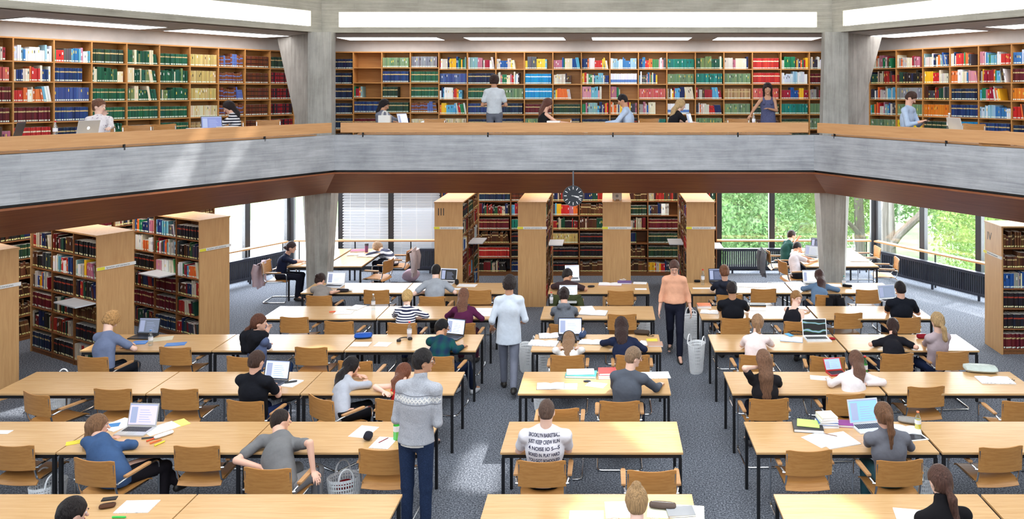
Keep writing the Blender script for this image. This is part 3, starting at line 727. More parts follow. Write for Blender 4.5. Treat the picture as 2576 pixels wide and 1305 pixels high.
CH = [
 (-28, 80, 1120, -4, E + 'at the left edge, second row'), (172, 291, 1157, -12, 'armchair under the woman in the blue cardigan'), (437, 547, 1122, 0, E + 'between blue cardigan woman and grey T-shirt man'),
 (609, 731, 1178, -4, 'armchair under the broad man in grey T-shirt'), (903, 1013, 1130, -2, E + 'beside the jumper man, white basket left of it'),
 (42, 130, 990, -22, E + 'turned askew at the far left, third row'), (234, 327, 978, -2, E + 'third row, directly above the blue cardigan woman'), (402, 495, 978, -3, E + 'third row, above the open silver laptop'),
 (565, 662, 1008, -8, 'armchair under the man in black polo shirt'), (770, 836, 1000, -34, 'armchair turned askew under the black-haired woman in grey'), (947, 1035, 1004, -4, 'armchair under the auburn-haired woman in red'),
 (187, 272, 897, -8, 'armchair under the curly blond man at left'), (397, 479, 873, -4, E + 'fourth row, in front of the blue folder'), (565, 650, 897, -8, 'armchair under the woman in black scarf'), (741, 821, 873, -3, E + 'fourth row, between black scarf woman and black-haired woman'),
 (852, 932, 908, -3, 'armchair partly hidden behind the black-haired woman in grey'), (1060, 1138, 895, -8, 'armchair under the man in green plaid shirt'),
 (703, 774, 797, -3, E + 'fifth row, leftmost of the left block'), (815, 887, 808, -3, E + 'fifth row, just behind the blue bag'), (975, 1046, 812, -3, 'armchair under the blonde in striped top'), (1130, 1186, 812, -4, 'armchair under the woman in plum jumper'),
 (770, 832, 743, -3, 'armchair under the woman with bun in grey top'), (915, 977, 729, -1, E + 'sixth row, right of the woman with bun'), (1054, 1118, 745, -3, 'armchair under the man in pale grey T-shirt'), (1178, 1228, 729, -1, E + 'sixth row, behind the plum jumper woman'),
 (1395, 1455, 741, 0, 'armchair under the man in brown T-shirt'), (1530, 1593, 731, 0, E + 'sixth row of the middle block'), (1383, 1455, 815, -1, 'armchair under the reader in grey hooded top'), (1530, 1600, 790, 0, E + 'behind the curly-haired woman in navy'),
 (1387, 1467, 893, 0, 'armchair under the girl with headphones'), (1551, 1632, 893, 0, 'armchair under the curly-haired woman in navy'), (1361, 1449, 1027, 0, E + 'hidden partly by the cropped-hair man, third row'), (1512, 1606, 1009, 0, 'armchair under the blond man in grey jumper'),
 (1306, 1419, 1160, 0, 'armchair under the man in printed white T-shirt'), (1583, 1697, 1184, 0, E + 'behind the blonde with topknot'),
 (1805, 1867, 741, 4, 'armchair under the reader in dark hooded jacket'), (1890, 1953, 726, 2, E + 'sixth row, right of the hooded jacket'), (2055, 2115, 741, 2, 'armchair under the woman in denim shirt'), (2154, 2218, 728, 2, E + 'sixth row, rightmost of the right block'),
 (1814, 1887, 800, 2, 'armchair under the dark-haired man in black T-shirt, aisle side'), (1975, 2045, 808, 2, 'armchair under the girl looking back'), (2101, 2170, 787, 3, E + 'fifth row, between smiling girl and black T-shirt man'), (2246, 2318, 798, 3, 'armchair under the man in black T-shirt by the windows'),
 (1863, 1943, 892, 2, 'armchair under the girl in pale pink top'), (2040, 2124, 897, -8, E + 'fourth row, right of the pale pink top'), (2217, 2300, 889, 4, 'armchair under the woman tossing dark hair'), (2357, 2440, 884, 4, 'armchair under the blonde in greyish pink jumper'),
 (1886, 1985, 1003, 2, 'armchair under the long-haired woman in black T-shirt'), (2080, 2178, 991, 2, 'armchair under the long-haired woman in white'), (2284, 2380, 972, 4, E + 'third row of right block, alone before open book'), (2523, 2625, 1009, 0, E + 'cut by the right edge, third row'),
 (1979, 2095, 1133, 2, E + 'second row, left of grey hoodie woman'), (2207, 2325, 1158, 4, 'armchair under the woman in grey hoodie with ponytail'), (2463, 2580, 1124, 6, E + 'cut by the right edge, second row')]
for c in CH: C(*c)
def chair_at(x, y, rot, label, z=0, group=None):
    o = copy_tree(ch0); o.location = (x, y, z); o.rotation_euler = (0, 0, math.radians(rot)); tag(o, label, 'chair', group or 'oak and chrome armchairs'); return o
chair_at(-7.02, 16.95, -90, 'armchair with pale jacket under the woman in navy by the window')
chair_at(-4.98, 17.15, 78, 'empty oak and chrome armchair at the front of the left window desks')
chair_at(-4.83, 18.25, 90, 'armchair with hanging jacket under the striped jumper reader')
chair_at(3.98, 17.05, -78, 'armchair under the man in white T-shirt at the right window')
chair_at(3.92, 18.2, -90, 'armchair under the man in green T-shirt at the right window')
chair_at(6.0, 17.3, 82, 'empty oak and chrome armchair beside the right window desk, nearer one')
chair_at(6.0, 18.5, 90, 'empty oak and chrome armchair beside the right window desk, farther one')

# gallery tables and chairs
def long_table(w, x0, x1, y0, y1, label):
    root = empty('gallery_table', label=label, cat='table', group='long gallery tables'); place(root, w); z = ZF
    MB().box(x0, x1, y0, y1, z + .715, z + .74).build('tabletop', M['top'], root)
    MB().box(x0 + .03, x1 - .03, y0 + .03, y1 - .03, z + .675, z + .7145).build('frame', M['black'], root)
    for x in (x0 + .05, x1 - .05):
        for y in (y0 + .05, y1 - .05): MB().box(x - .016, x + .016, y - .016, y + .016, z, z + .675).build('leg', M['black'], root)
for a, b, n in ((.75, 3.0, 'leftmost'), (3.05, 5.3, 'centre'), (5.35, 7.9, 'rightmost')):
    long_table('F', a, b, .50, 1.15, '%s oak table behind the middle gallery rail' % n)
long_table('L', -5.9, -3.1, .50, 1.15, 'oak table behind the left gallery rail, nearer one'); long_table('L', -2.9, -.7, .50, 1.15, 'oak table behind the left gallery rail, by the pier')
long_table('R', .5, 2.6, .50, 1.15, 'oak table behind the right gallery rail, by the pier'); long_table('R', 2.65, 5.2, .50, 1.15, 'oak table behind the right gallery rail, farther right')
def gchair(w, x, y, rot, label):
    o = copy_tree(ch0); p = WT[w] @ Vector((x, y, ZF)); o.location = p; o.rotation_euler = (0, 0, WO[w][1] + math.radians(rot)); tag(o, label, 'chair', 'gallery armchairs')
gchair('L', -3.15, 1.75, 180, 'oak armchair back on left gallery, right of white blouse woman'); gchair('L', -2.6, 1.75, 170, 'oak armchair on left gallery behind papers'); gchair('L', -2.05, 1.75, 185, 'oak armchair on left gallery before the green books')
gchair('L', -.75, 2.0, 150, 'oak armchair on left gallery right of striped top reader'); gchair('L', .1, 2.0, 150, 'oak armchair on left gallery beside the brace')
gchair('F', 1.45, 1.7, 180, 'oak armchair near white handbag on the middle gallery'); gchair('F', 4.1, 1.8, 170, 'oak armchair near the standing man in white polo'); gchair('F', 6.1, 1.85, 195, 'oak armchair between light blue shirt man and blonde'); gchair('F', 7.95, 1.8, 180, 'oak armchair right of the woman in blue dress')
gchair('R', 1.9, 1.8, 180, 'oak armchair under the man with phone on right gallery'); gchair('R', 3.6, .35, 8, 'oak armchair back just above the right gallery rail')

# radiators
def radiator(w, x0, x1, t, label, z1=.60):
    root = empty('radiator', label=label, cat='radiator', group='dark column radiators under the windows'); place(root, w)
    n = int((x1 - x0) / .052); st = (x1 - x0) / n; mb = MB()
    for k in range(n):
        x = x0 + (k + .5) * st
        mb.box(x - .014, x + .014, t, t + .045, .16, z1); mb.box(x - .012, x + .012, t + .075, t + .115, .16, z1)
    mb.build('fins', M['rad'], root)
    MB().box(x0, x1, t - .004, t + .12, z1 - .05, z1 + .01).build('top_header', M['rad'], root)
    MB().box(x0, x1, t - .004, t + .12, .12, .175).build('bottom_header', M['rad'], root)
    for x in (x0 + .25, (x0 + x1) / 2, x1 - .25): MB().box(x - .02, x + .02, t + .03, t + .07, 0, .125).build('foot', M['rad'], root)
    MB().tube(fillet([(x1, t + .06, .15), (x1 + .12, t + .06, .15), (x1 + .12, t + .06, 0)], .04), .012, 8).build('pipe', M['rad'], root)
radiator('F', .55, 3.05, 4.42, 'dark radiator below the blinds at the left window'); radiator('F', 7.95, 11.2, 4.42, 'dark radiator behind the two men at the right window')
radiator('L', .45, 2.3, 4.35, 'dark radiator along the left side window'); radiator('R', -2.2, .62, 4.35, 'long dark radiator along the right side window')
def hrail(w, x0, x1, lab):
    root = empty('handrail', label=lab, cat='handrail', group='oak window rails'); place(root, w)
    MB().box(x0, x1, 4.50, 4.66, .765, .80).build('board', M['rail'], root)
    n = max(2, int((x1 - x0) / 1.4)); 
    for k in range(n + 1):
        x = x0 + .1 + (x1 - x0 - .2) * k / n; MB().box(x - .012, x + .012, 4.57, 4.60, .0, .764).build('bracket', M['black'], root)
hrail('F', -2.55, 3.15, 'thin oak rail in front of the blinds'); hrail('F', 7.8, WW + 2.58, 'thin oak rail before the leafy front window'); hrail('L', .42, 2.5, 'thin oak rail along the left side window'); hrail('R', -2.55, .84, 'thin oak rail along the right side window')
# venetian blinds
for (a, b, lab) in ((Fx(864), Fx(978), 'white venetian blind, left of the two behind the desks'), (Fx(992), Fx(1108), 'white venetian blind next to the case with three bars')):
    root = empty('venetian_blind', label=lab, cat='blind', group='white venetian blinds'); place(root, 'F')
    blm, bnt, bb = newmat('blind_slat'); bb.inputs['Base Color'].default_value = (.62, .64, .68, 1); bb.inputs['Roughness'].default_value = .6
    tr = N(bnt, 'ShaderNodeBsdfTranslucent'); tr.inputs[0].default_value = (.26, .28, .31, 1); mx = N(bnt, 'ShaderNodeMixShader'); mx.inputs[0].default_value = .4
    bnt.links.new(bb.outputs[0], mx.inputs[1]); bnt.links.new(tr.outputs[0], mx.inputs[2]); bnt.links.new(mx.outputs[0], bnt.nodes['Material Output'].inputs[0])
    mb = MB(); z = .14
    while z < 2.7:
        T = Matrix.Translation((0, 4.80, z)) @ Matrix.Rotation(1.1, 4, 'X'); mb.box(a, b, -.040, .040, -.0012, .0012, T=T); z += .068
    mb.build('slats', blm, root)
    MB().box(a, b, 4.77, 4.83, 2.70, 2.74).build('head_rail', M['white'], root)
    mb = MB()
    for x in (a + .2, (a + b) / 2, b - .2): mb.box(x - .003, x + .003, 4.765, 4.768, .14, 2.7)
    mb.build('cords', M['white'], root)
# hanging clock
ck = empty('clock', (-.655, 14.90, 2.50), label='round black wall clock with white hour marks hanging from the gallery edge', cat='clock')
mb = MB(); T = Matrix.Rotation(PI / 2, 4, 'X')
def disc(mb, r, y0, y1, mi=0, n=40):
    vs = [(r * math.cos(2 * PI * k / n), y, r * math.sin(2 * PI * k / n)) for y in (y0, y1) for k in range(n)]
    mb.add(vs, [tuple(range(n)), tuple(range(n, 2 * n))[::-1]] + [(k, n + k, n + (k + 1) % n, (k + 1) % n) for k in range(n)], mi)
disc(mb, .19, -.04, .04); mb.build('dial', flat((44, 50, 58), .4), ck)
mb = MB(); n = 40
vs = [(r * math.cos(2 * PI * k / n), y, r * math.sin(2 * PI * k / n)) for r, y in ((.19, -.044), (.195, -.044), (.195, .044), (.19, .044)) for k in range(n)]
mb.add(vs, [(i * n + k, i * n + (k + 1) % n, ((i + 1) % 4) * n + (k + 1) % n, ((i + 1) % 4) * n + k) for i in range(4) for k in range(n)]); mb.build('rim', M['chrome'], ck)
mb = MB()
for h in range(12):
    T = Matrix.Rotation(h * PI / 6, 4, 'Y'); mb.box(-.006, .006, -.043, -.0405, .12, .172, T=T)
mb.build('hour_marks', M['paper'], ck)
for nm, a, l, w_ in (('hour_hand', 3.3 / 12 * 2 * PI, .11, .007), ('minute_hand', 18.3 / 60 * 2 * PI, .165, .005)):
    MB().box(-w_, w_, -.047, -.044, -.03, l, T=Matrix.Rotation(a, 4, 'Y')).build(nm, M['paper'], ck)
MB().box(-.014, .014, -.012, .012, .19, .46).build('hanger', flat((90, 96, 104), .4), ck)
# projector box on the third case
X3 = (1516 - CX) / FP * 16.42
pj = empty('projector', (X3 + .3, 16.72, 2.17), label='white box-shaped projector on top of the third free-standing case', cat='projector')
MB().box(-.10, .10, -.12, .15, .03, .17).build('body', M['white'], pj)
mb = MB(); T = Matrix.Translation((0, -.121, .10)) @ Matrix.Rotation(PI / 2, 4, 'X'); mb.lathe([(.03, 0), (.03, .01), (.02, .012)], 16); mb.v = [tuple(T @ Vector(v)) for v in mb.v]; mb.build('lens', flat((150, 156, 160), .3), pj)
for x in (-.06, .05): MB().box(x, x + .03, -.10, -.07, 0, .03).build('foot', M['white'], pj)
# ================================================================ small items
def npaper(name, P, w, d, th, rot, label, cat, mat=None, group=None, z=None):
    o = MB().box(-w / 2, w / 2, -d / 2, d / 2, 0, th).build(name, mat or M['paper'], label=label, cat=cat, group=group)
    o.location = (P.x, P.y, P.z + .0005); o.rotation_euler = (0, 0, math.radians(rot)); return o
def linesmat():
    m, nt, b = newmat('written_paper'); v = coords(nt)
    w = N(nt, 'ShaderNodeTexWave', Scale=22.0, bands_direction='Y'); nt.links.new(v, w.inputs['Vector'])
    n = N(nt, 'ShaderNodeTexNoise', Scale=60.0); nt.links.new(v, n.inputs['Vector'])
    mm = N(nt, 'ShaderNodeMath', operation='MULTIPLY'); nt.links.new(w.outputs['Fac'], mm.inputs[0]); nt.links.new(n.outputs['Fac'], mm.inputs[1])
    nt.links.new(ramp(nt, mm.outputs[0], [(.42, lin((246, 246, 248))), (.6, lin((196, 198, 206)))]), b.inputs['Base Color']); b.inputs['Roughness'].default_value = .7; return m
M['lines'] = linesmat()
def openbook(P, w, d, rot, label, cov=(60, 60, 70), page=None):
    root = empty('open_book', (P.x, P.y, P.z + .0005), math.radians(rot), label=label, cat='book')
    MB().box(-w / 2 - .004, w / 2 + .004, -d / 2 - .004, d / 2 + .004, 0, .003).build('cover', flat(cov, .5), root)
    for s in (-1, 1):
        G = [[Vector((s * w / 2 * u, v * d / 2, .004 + .016 * math.sin(min(1, u * 1.6) * PI * .62) * (1 - u * .35))) for v in (-1, 1)] for u in [0, .1, .2, .35, .5, .7, .85, 1]]
        if s < 0: G = G[::-1]
        m_ = MB(); n = len(G); vs = [g[j] for j in (0, 1) for g in G] + [Vector((g[j].x, g[j].y, .0032)) for j in (0, 1) for g in G]
        fs = [(i, i + 1, n + i + 1, n + i) for i in range(n - 1)] + [(2 * n + i, i, i + 1, 2 * n + i + 1)[::-1] for i in range(n - 1)] + [(n + i, 3 * n + i, 3 * n + i + 1, n + i + 1)[::-1] for i in range(n - 1)] + [(2 * n + i, 3 * n + i, 3 * n + i + 1, 2 * n + i + 1) for i in range(n - 1)] + [(0, n, 3 * n, 2 * n), (n - 1, 2 * n - 1, 4 * n - 1, 3 * n - 1)]
        m_.add(vs, fs); m_.build('pages', page or M['lines'], root)
    return root
def closedbook(P, w, d, h, rot, label, cov, name='book', dz=0, group=None):
    root = empty(name, (P.x, P.y, P.z + .0005 + dz), math.radians(rot), label=label, cat='book', group=group)
    mb = MB(); mb.box(-w / 2, w / 2, -d / 2, d / 2, 0, .003).box(-w / 2, w / 2, -d / 2, d / 2, h - .003, h).box(-w / 2, -w / 2 + .003, -d / 2, d / 2, .003, h - .003)
    mb.build('cover', flat(cov, .45), root); MB().box(-w / 2 + .004, w / 2 - .004, -d / 2 + .004, d / 2 - .004, .0032, h - .0032).build('pages', M['paper'], root); return root
def laptop(P, rot, label, body=(190, 192, 196), scr=None, w=.34, d=.235, tilt=15, screen=(205, 215, 235), es=.9, z=None, back_logo=False):
    root = empty('laptop', (P.x, P.y, P.z + .0005), math.radians(rot), label=label, cat='laptop'); bm = flat(body, .35, .3)
    bo = MB().box(-w / 2, w / 2, -d / 2, d / 2, 0, .016).build('base', bm, root)
    kb = MB()
    for r in range(5):
        for c in range(12): kb.box(-w * .42 + c * w * .07, -w * .42 + c * w * .07 + w * .06, d * .38 - r * .024 - .02, d * .38 - r * .024, .0162, .0175)
    kb.build('keyboard', flat((40, 40, 44), .5) if body[0] > 90 else M['black'], bo)
    MB().box(-w * .14, w * .14, -d * .42, -d * .12, .0162, .0168).build('touchpad', flat(tuple(int(c * .92) for c in body), .3), bo)
    T = Matrix.Translation((0, d / 2 - .006, .02)) @ Matrix.Rotation(-math.radians(tilt), 4, 'X')
    lo_ = MB().box(-w / 2, w / 2, -.004, .004, 0, d, T=T).build('lid', bm, root)
    e = MB(); e.box(-w / 2 + .012, w / 2 - .012, -.0052, -.0042, .014, d - .012, T=T, mi=0)
    sm = scr or emis(screen, es, 'screen'); e.build('screen', sm, lo_)
    if not scr:
        g = MB(); 
        g.box(-w / 2 + .012, w / 2 - .012, -.0056, -.0053, d - .024, d - .012, T=T)
        for k in range(6): g.box(-w * .12, w * (.3 - .05 * (k % 3)), -.0056, -.0053, .04 + k * .024, .045 + k * .024, T=T)
        g.box(-w * .42, -w * .2, -.0056, -.0053, .03, d - .04, T=T)
        g.build('window_text', emis((150, 160, 190), .5), lo_)
    if back_logo:
        g = MB(); n = 14; g.add([tuple(T @ Vector((.022 * math.cos(2 * PI * k / n), .0045, d / 2 + .024 * math.sin(2 * PI * k / n)))) for k in range(n)], [tuple(range(n))]); g.build('lid_mark', emis((255, 255, 255), 1.2), lo_)
    return root
def bottle(P, label, kind='clear', h=.24, r=.033, cap=(220, 40, 40), liquid=None, lab=(230, 230, 235), cat='bottle', group=None):
    root = empty('bottle', (P.x, P.y, P.z + .0005), label=label, cat=cat, group=group)
    m_ = M['petgreen'] if kind == 'green' else M['pet']
    MB().lathe([(r * .9, 0), (r, .008), (r, h * .62), (r * .85, h * .70), (r * .42, h * .86), (r * .36, h * .93)], 16).build('body', m_, root, smooth=True)
    if liquid: MB().lathe([(r * .86, .004), (r * .93, .01), (r * .93, h * .5)], 16).build('drink', flat(liquid, .2), root)
    MB().lathe([(r * 1.01, h * .34), (r * 1.01, h * .56)], 16, cap=False).build('label', flat(lab, .5), root)
    MB().lathe([(r * .42, h * .93), (r * .44, h * .94), (r * .44, h), (.0, h)], 12).build('cap', flat(cap, .4), root); return root
def cable(P, label, r=.07, col=(30, 30, 32), name='cable', n=3, seed=1, cat='cable'):
    q = random.Random(seed); pts = []
    for i in range(14 * n):
        a = i / 14 * 2 * PI; rr = r * (.6 + .4 * q.random()); pts.append((P.x + rr * math.cos(a) * 1.4 + .01 * i / 14, P.y + rr * math.sin(a), P.z + .005 + .012 * (i % 5 == 2)))
    o = MB().tube(pts, .003, 5).build(name, flat(col, .5), label=label, cat=cat); return o
def pouch(P, w, d, h, rot, label, col, name='pencil_case', cat='pencil case', part='zip'):
    root = empty(name, (P.x, P.y, P.z + .0005), math.radians(rot), label=label, cat=cat)
    vs = []; n = 14; prof = [(-1, .35), (-.92, .8), (-.6, 1), (0, 1.04), (.6, 1), (.92, .8), (1, .35)]
    for t, s in prof:
        for k in range(n):
            a = 2 * PI * k / n; vs.append((t * w / 2, math.cos(a) * d / 2 * s, h / 2 + math.sin(a) * h / 2 * s))
    fs = [(i * n + k, i * n + (k + 1) % n, (i + 1) * n + (k + 1) % n, (i + 1) * n + k) for i in range(len(prof) - 1) for k in range(n)] + [tuple(range(n))[::-1], tuple((len(prof) - 1) * n + k for k in range(n))]
    m_ = MB(); m_.add(vs, fs); m_.build('pouch', fabric(col), root, smooth=True)
    MB().box(-w * .4, w * .4, -.003, .003, h * .99, h * 1.03).build(part, M['chrome'], root); return root
def pen(P, rot, label, col, name='pen', l=.14, r=.004, cat='pen', group='loose pens'):
    o = MB().tube([(-l / 2, 0, r), (l * .3, 0, r), (l * .46, 0, r), (l / 2, 0, r)], [r, r, r * .9, r * .3], 8).build(name, flat(col, .4), label=label, cat=cat, group=group)
    o.location = (P.x, P.y, P.z + .0006); o.rotation_euler = (0, 0, math.radians(rot)); return o
def headph(P, rot, label, z=0, tilt=0, name='headphones'):
    root = empty(name, (P.x, P.y, P.z), math.radians(rot), label=label, cat='headphones')
    MB().tube([(.085 * math.cos(a), .085 * math.sin(a), .02) for a in [PI * k / 12 for k in range(13)]], .008, 8).build('headband', M['black'], root, smooth=True)
    for s in (-1, 1): MB().lathe([(.0, .0), (.032, .0), (.034, .02), (.026, .034), (0, .036)], 14, c=(s * .085, -.01, .001)).build('ear_cup', M['black'], root, smooth=True)
    return root
def basket(P, label, h=.36, r=.19, tilt=None, inside=None, group='white plastic mesh baskets'):
    root = empty('basket', (P.x, P.y, P.z + .001), random.uniform(0, 3), label=label, cat='basket', group=group)
    mb = MB(); n = 40; nr = 9; prof = lambda t: (r * (.74 + .26 * t), h * t)
    R0, _ = prof(0)
    mb.lathe([(0, .0), (R0, .0), (R0 * 1.01, .03), (R0 * .98, .03), (R0 * .97, .006), (0, .006)], 32, sy=.72)
    for i in range(1, nr + 1):
        rr, z = prof(i / nr); th = .016 if i < nr else .03
        mb.lathe([(rr - .003, z - th), (rr + .001, z - th), (rr + .001, z), (rr - .003, z), (rr - .003, z - th)], 32, sy=.72, cap=False)
    for k in range(n):
        a = 2 * PI * k / n; (ra, za), (rb_, zb) = prof(.05), prof(1)
        mb.tube([(ra * math.cos(a), ra * math.sin(a) * .72, za), (rb_ * math.cos(a), rb_ * math.sin(a) * .72, zb)], .0062, 4)
    mb.build('mesh_body', M['plastic'], root)
    for s in (-1, 1):
        MB().tube([(.075 * math.cos(a), s * (r * .72 - .005) + 0, h - .01 + .13 * math.sin(a)) for a in [PI * k / 10 for k in range(11)]], .009, 7).build('handle', M['plastic'], root, smooth=True)
    return root
def lumpy(name, P, size, col, label, cat, rot=0, seed=0, parent=None):
    q = random.Random(seed); mb = MB(); n, m_ = 16, 9; vs = []
    for j in range(m_ + 1):
        ph = PI * j / m_
        for k in range(n):
            a = 2 * PI * k / n; s = 1 + .12 * math.sin(3 * a + seed) * math.sin(2 * ph) + .05 * q.uniform(-1, 1)
            vs.append((math.cos(a) * math.sin(ph) * size[0] / 2 * s, math.sin(a) * math.sin(ph) * size[1] / 2 * s, size[2] / 2 - math.cos(ph) * size[2] / 2))
    mb.add(vs, [(j * n + k, j * n + (k + 1) % n, (j + 1) * n + (k + 1) % n, (j + 1) * n + k) for j in range(m_) for k in range(n)])
    o = mb.build(name, fabric(col), smooth=True, label=label, cat=cat); o.location = (P.x, P.y, P.z); o.rotation_euler = (0, 0, math.radians(rot)); return o
def jacket(P, rot, label, col, w=.42, drop=.5, top=.86, z=0):
    """cloth hanging over a chair back: P floor point under the back, faces local -y"""
    root = empty('jacket', (P.x, P.y, z), math.radians(rot), label=label, cat='jacket'); G = []
    for i in range(17):
        u = -1 + 2 * i / 16; row = []
        for j in range(12):
            v = j / 11; s = -.06 + v * (drop + .06)
            fold = .03 * math.sin(u * 9) * v + .016 * math.sin(u * 21 + 1) * v
            if s < 0: p = (u * w / 2, .045, top + .006 + s)
            else: p = (u * w / 2 * (1 - .12 * v * math.sin(v * 3)), -.035 - .02 * math.sin(v * 3) + fold, top + .012 - s - .02 * abs(math.sin(u * 4)) * v)
            row.append(Vector(p))
        G.append(row)
    MB().sheet(G, .012).build('back_panel', fabric(col), root, smooth=True)
    for s in (-1, 1):
        MB().tube([(s * w * .42, -.05, top - .05), (s * w * .50, -.085, top - .2), (s * w * .46, -.08, top - .38), (s * w * .5, -.07, top - .50)], [.07, .066, .055, .05], 10).build('sleeve', fabric(col), root, smooth=True)
    return root
t = lambda px, py, z=TZ: at(px, py, z)
B0 = (60, 120, 190)
# --- left block
npaper('notepad', t(345, 1275), .30, .21, .008, 2, 'spiral notepad with black edge on nearest left table', 'notepad', M['lines'])
pouch(t(270, 1276), .13, .075, .035, 20, 'small brown case lying on the nearest left table', (84, 56, 40), 'glasses_case', 'case')
npaper('smartphone', t(272, 1271) + Vector((0, .02, .045)), .12, .06, .009, 15, 'dark phone lying on small brown case', 'phone', M['black'])
pen(t(300, 1303), 0, 'green marker at bottom left beside the notepad', (60, 200, 90), 'marker', .12, .009, 'marker')
npaper('note_sheet', t(8, 1087), .16, .09, .004, 0, 'white slip of paper at the left edge', 'paper')
npaper('sticky_note', t(187, 1113), .15, .10, .003, 30, 'yellow sheet beside the blue cardigan sleeve', 'paper', flat((238, 220, 70), .6))
laptop(t(340, 1086), -3, 'silver laptop open before the woman in blue cardigan', (200, 200, 200), w=.33, d=.235, screen=(196, 186, 226), es=.75)
npaper('paper_sheet', t(300, 1068), .26, .30, .003, -25, 'white sheets spread left of the silver laptop', 'paper', M['lines'])
npaper('plastic_folder', t(283, 1070), .14, .10, .006, 20, 'bright blue folder piece beside silver laptop', 'folder', flat((30, 130, 200), .4))
npaper('paper_sheet', t(405, 1078), .22, .32, .006, -38, 'white papers with yellow border right of silver laptop', 'paper', M['lines'])
npaper('paper_sheet', t(440, 1068), .20, .26, .004, -42, 'yellow-edged sheet under papers near silver laptop', 'paper', flat((236, 232, 120), .6))
for i, (px, py, r, c, l) in enumerate([(372, 1103, 15, (60, 64, 70), 'dark pen left of the marker heap'), (383, 1106, 60, (226, 90, 40), 'orange marker in the heap near papers'), (392, 1112, 55, (230, 110, 50), 'darker-capped orange marker nearest the table edge'), (402, 1117, 65, (232, 220, 60), 'yellow marker with black cap')]): pen(t(px, py), r, l, c, 'marker', .12, .009, 'marker', 'markers beside the papers')
pouch(t(412, 1097), .2, .06, .04, 55, 'white pencil case lying open by the markers', (235, 235, 238))
npaper('paper_sheet', t(915, 1086), .21, .29, .003, -12, 'upper white sheet near the black headphones', 'paper', M['lines'])
npaper('paper_sheet', t(965, 1114), .21, .27, .004, -8, 'lower white sheet with red pen on it', 'paper', M['lines'])
pen(t(965, 1109) + Vector((0, 0, .006)), 60, 'red pen lying across the white sheet', (150, 40, 50))
hh = lumpy('case', t(926, 1106), (.10, .13, .09), (40, 40, 50), 'black round mouse-shaped case beside papers', 'case', 0, 4)
bottle(t(998, 1105), 'green soda bottle beside the man in grey jumper', 'green', .27, .036, (235, 240, 240), (120, 220, 130))
# R2 left
laptop(t(682, 965), -8, 'laptop open before the man in black polo', (60, 62, 66), screen=(190, 205, 240), es=.9)
npaper('notepad', t(735, 965), .17, .24, .012, -14, 'white notepad right of the black polo man', 'notepad')
pen(t(732, 965) + Vector((0, 0, .014)), 25, 'black pen case on the white notepad', (30, 30, 34), 'marker', .15, .012, 'marker')
# R3 left
laptop(t(360, 848), -4, 'black laptop open before the curly blond man', (44, 46, 50), screen=(120, 130, 150), es=.25)
bottle(t(379, 869), 'clear water bottle with blue cap near black laptop', 'clear', .23, .032, (90, 150, 220))
npaper('plastic_folder', t(442, 866), .27, .14, .008, 14, 'flat blue folder lying on fourth row table', 'folder', flat((50, 125, 205), .4))
npaper('plastic_folder', t(352, 862), .20, .16, .01, 10, 'crumpled blue folder beside the water bottle', 'folder', flat((50, 130, 215), .4))
npaper('magazine', t(405, 853), .32, .20, .006, 22, 'beige brochure right of water bottle', 'magazine', flat((214, 205, 180), .5))
pouch(t(914, 849), .26, .2, .07, 10, 'royal blue fabric bag lying on the fourth row table', (40, 84, 170), 'bag', 'bag')
npaper('notepad', t(908, 866), .27, .2, .006, 0, 'note sheets with blue edge below the blue bag', 'notepad', M['lines'])
npaper('paper_sheet', t(963, 866), .21, .2, .003, -6, 'white sheet with yellow mark beside note sheets', 'paper', M['lines'])
bottle(t(1030, 852), 'clear bottle with red cap left of green plaid man', 'clear', .26, .036, (230, 40, 40), (235, 215, 215))
headph(t(1017, 856), 30, 'black and white headphones next to red-capped bottle')
laptop(t(1135, 850), -18, 'laptop open before the man in green plaid', (50, 52, 56), screen=(205, 215, 240), es=.9, w=.31)
# R4 left
npaper('paper_sheet', t(897, 773), .22, .3, .003, -14, 'farther blank sheet left of the label bottle', 'paper', M['lines'])
npaper('paper_sheet', t(865, 786), .3, .2, .003, 0, 'nearer blank sheet beside the orange marker', 'paper', M['lines'])
pen(t(836, 785), 20, 'orange marker beside the nearer blank sheet', (240, 90, 50), 'marker', .10, .009, 'marker')
bottle(t(939, 779), 'clear bottle with white label on fifth row table', 'clear', .27, .034, (225, 230, 235))
npaper('paper_sheet', t(1215, 785), .5, .5, .003, 0, 'broad white sheet beside the plum jumper woman', 'paper')
# R5 left
laptop(t(838, 721), -4, 'pale laptop before the woman with bun', (215, 218, 222), w=.36, screen=(215, 225, 245), es=1.0)
pouch(t(862, 734), .22, .1, .06, 0, 'dark pencil case right of the pale laptop', (50, 46, 50))
lumpy('mouse', t(880, 732), (.07, .11, .035), (235, 238, 240), 'white computer mouse right of dark pencil case', 'mouse', 80, 1)
laptop(t(1122, 712), -10, 'white-framed laptop before the pale grey T-shirt man', (235, 236, 238), screen=(30, 32, 36), es=.1)
lumpy('cup', t(1149, 716), (.08, .08, .11), (40, 38, 38), 'dark cup right of white-framed laptop', 'cup', 0, 2)
npaper('notepad', t(1175, 718), .36, .2, .006, -6, 'white sheets right of the dark cup', 'notepad', M['lines'])
npaper('notepad', t(1155, 727), .3, .13, .004, -4, 'white sheet nearest the pale grey sleeve', 'notepad', M['lines'])
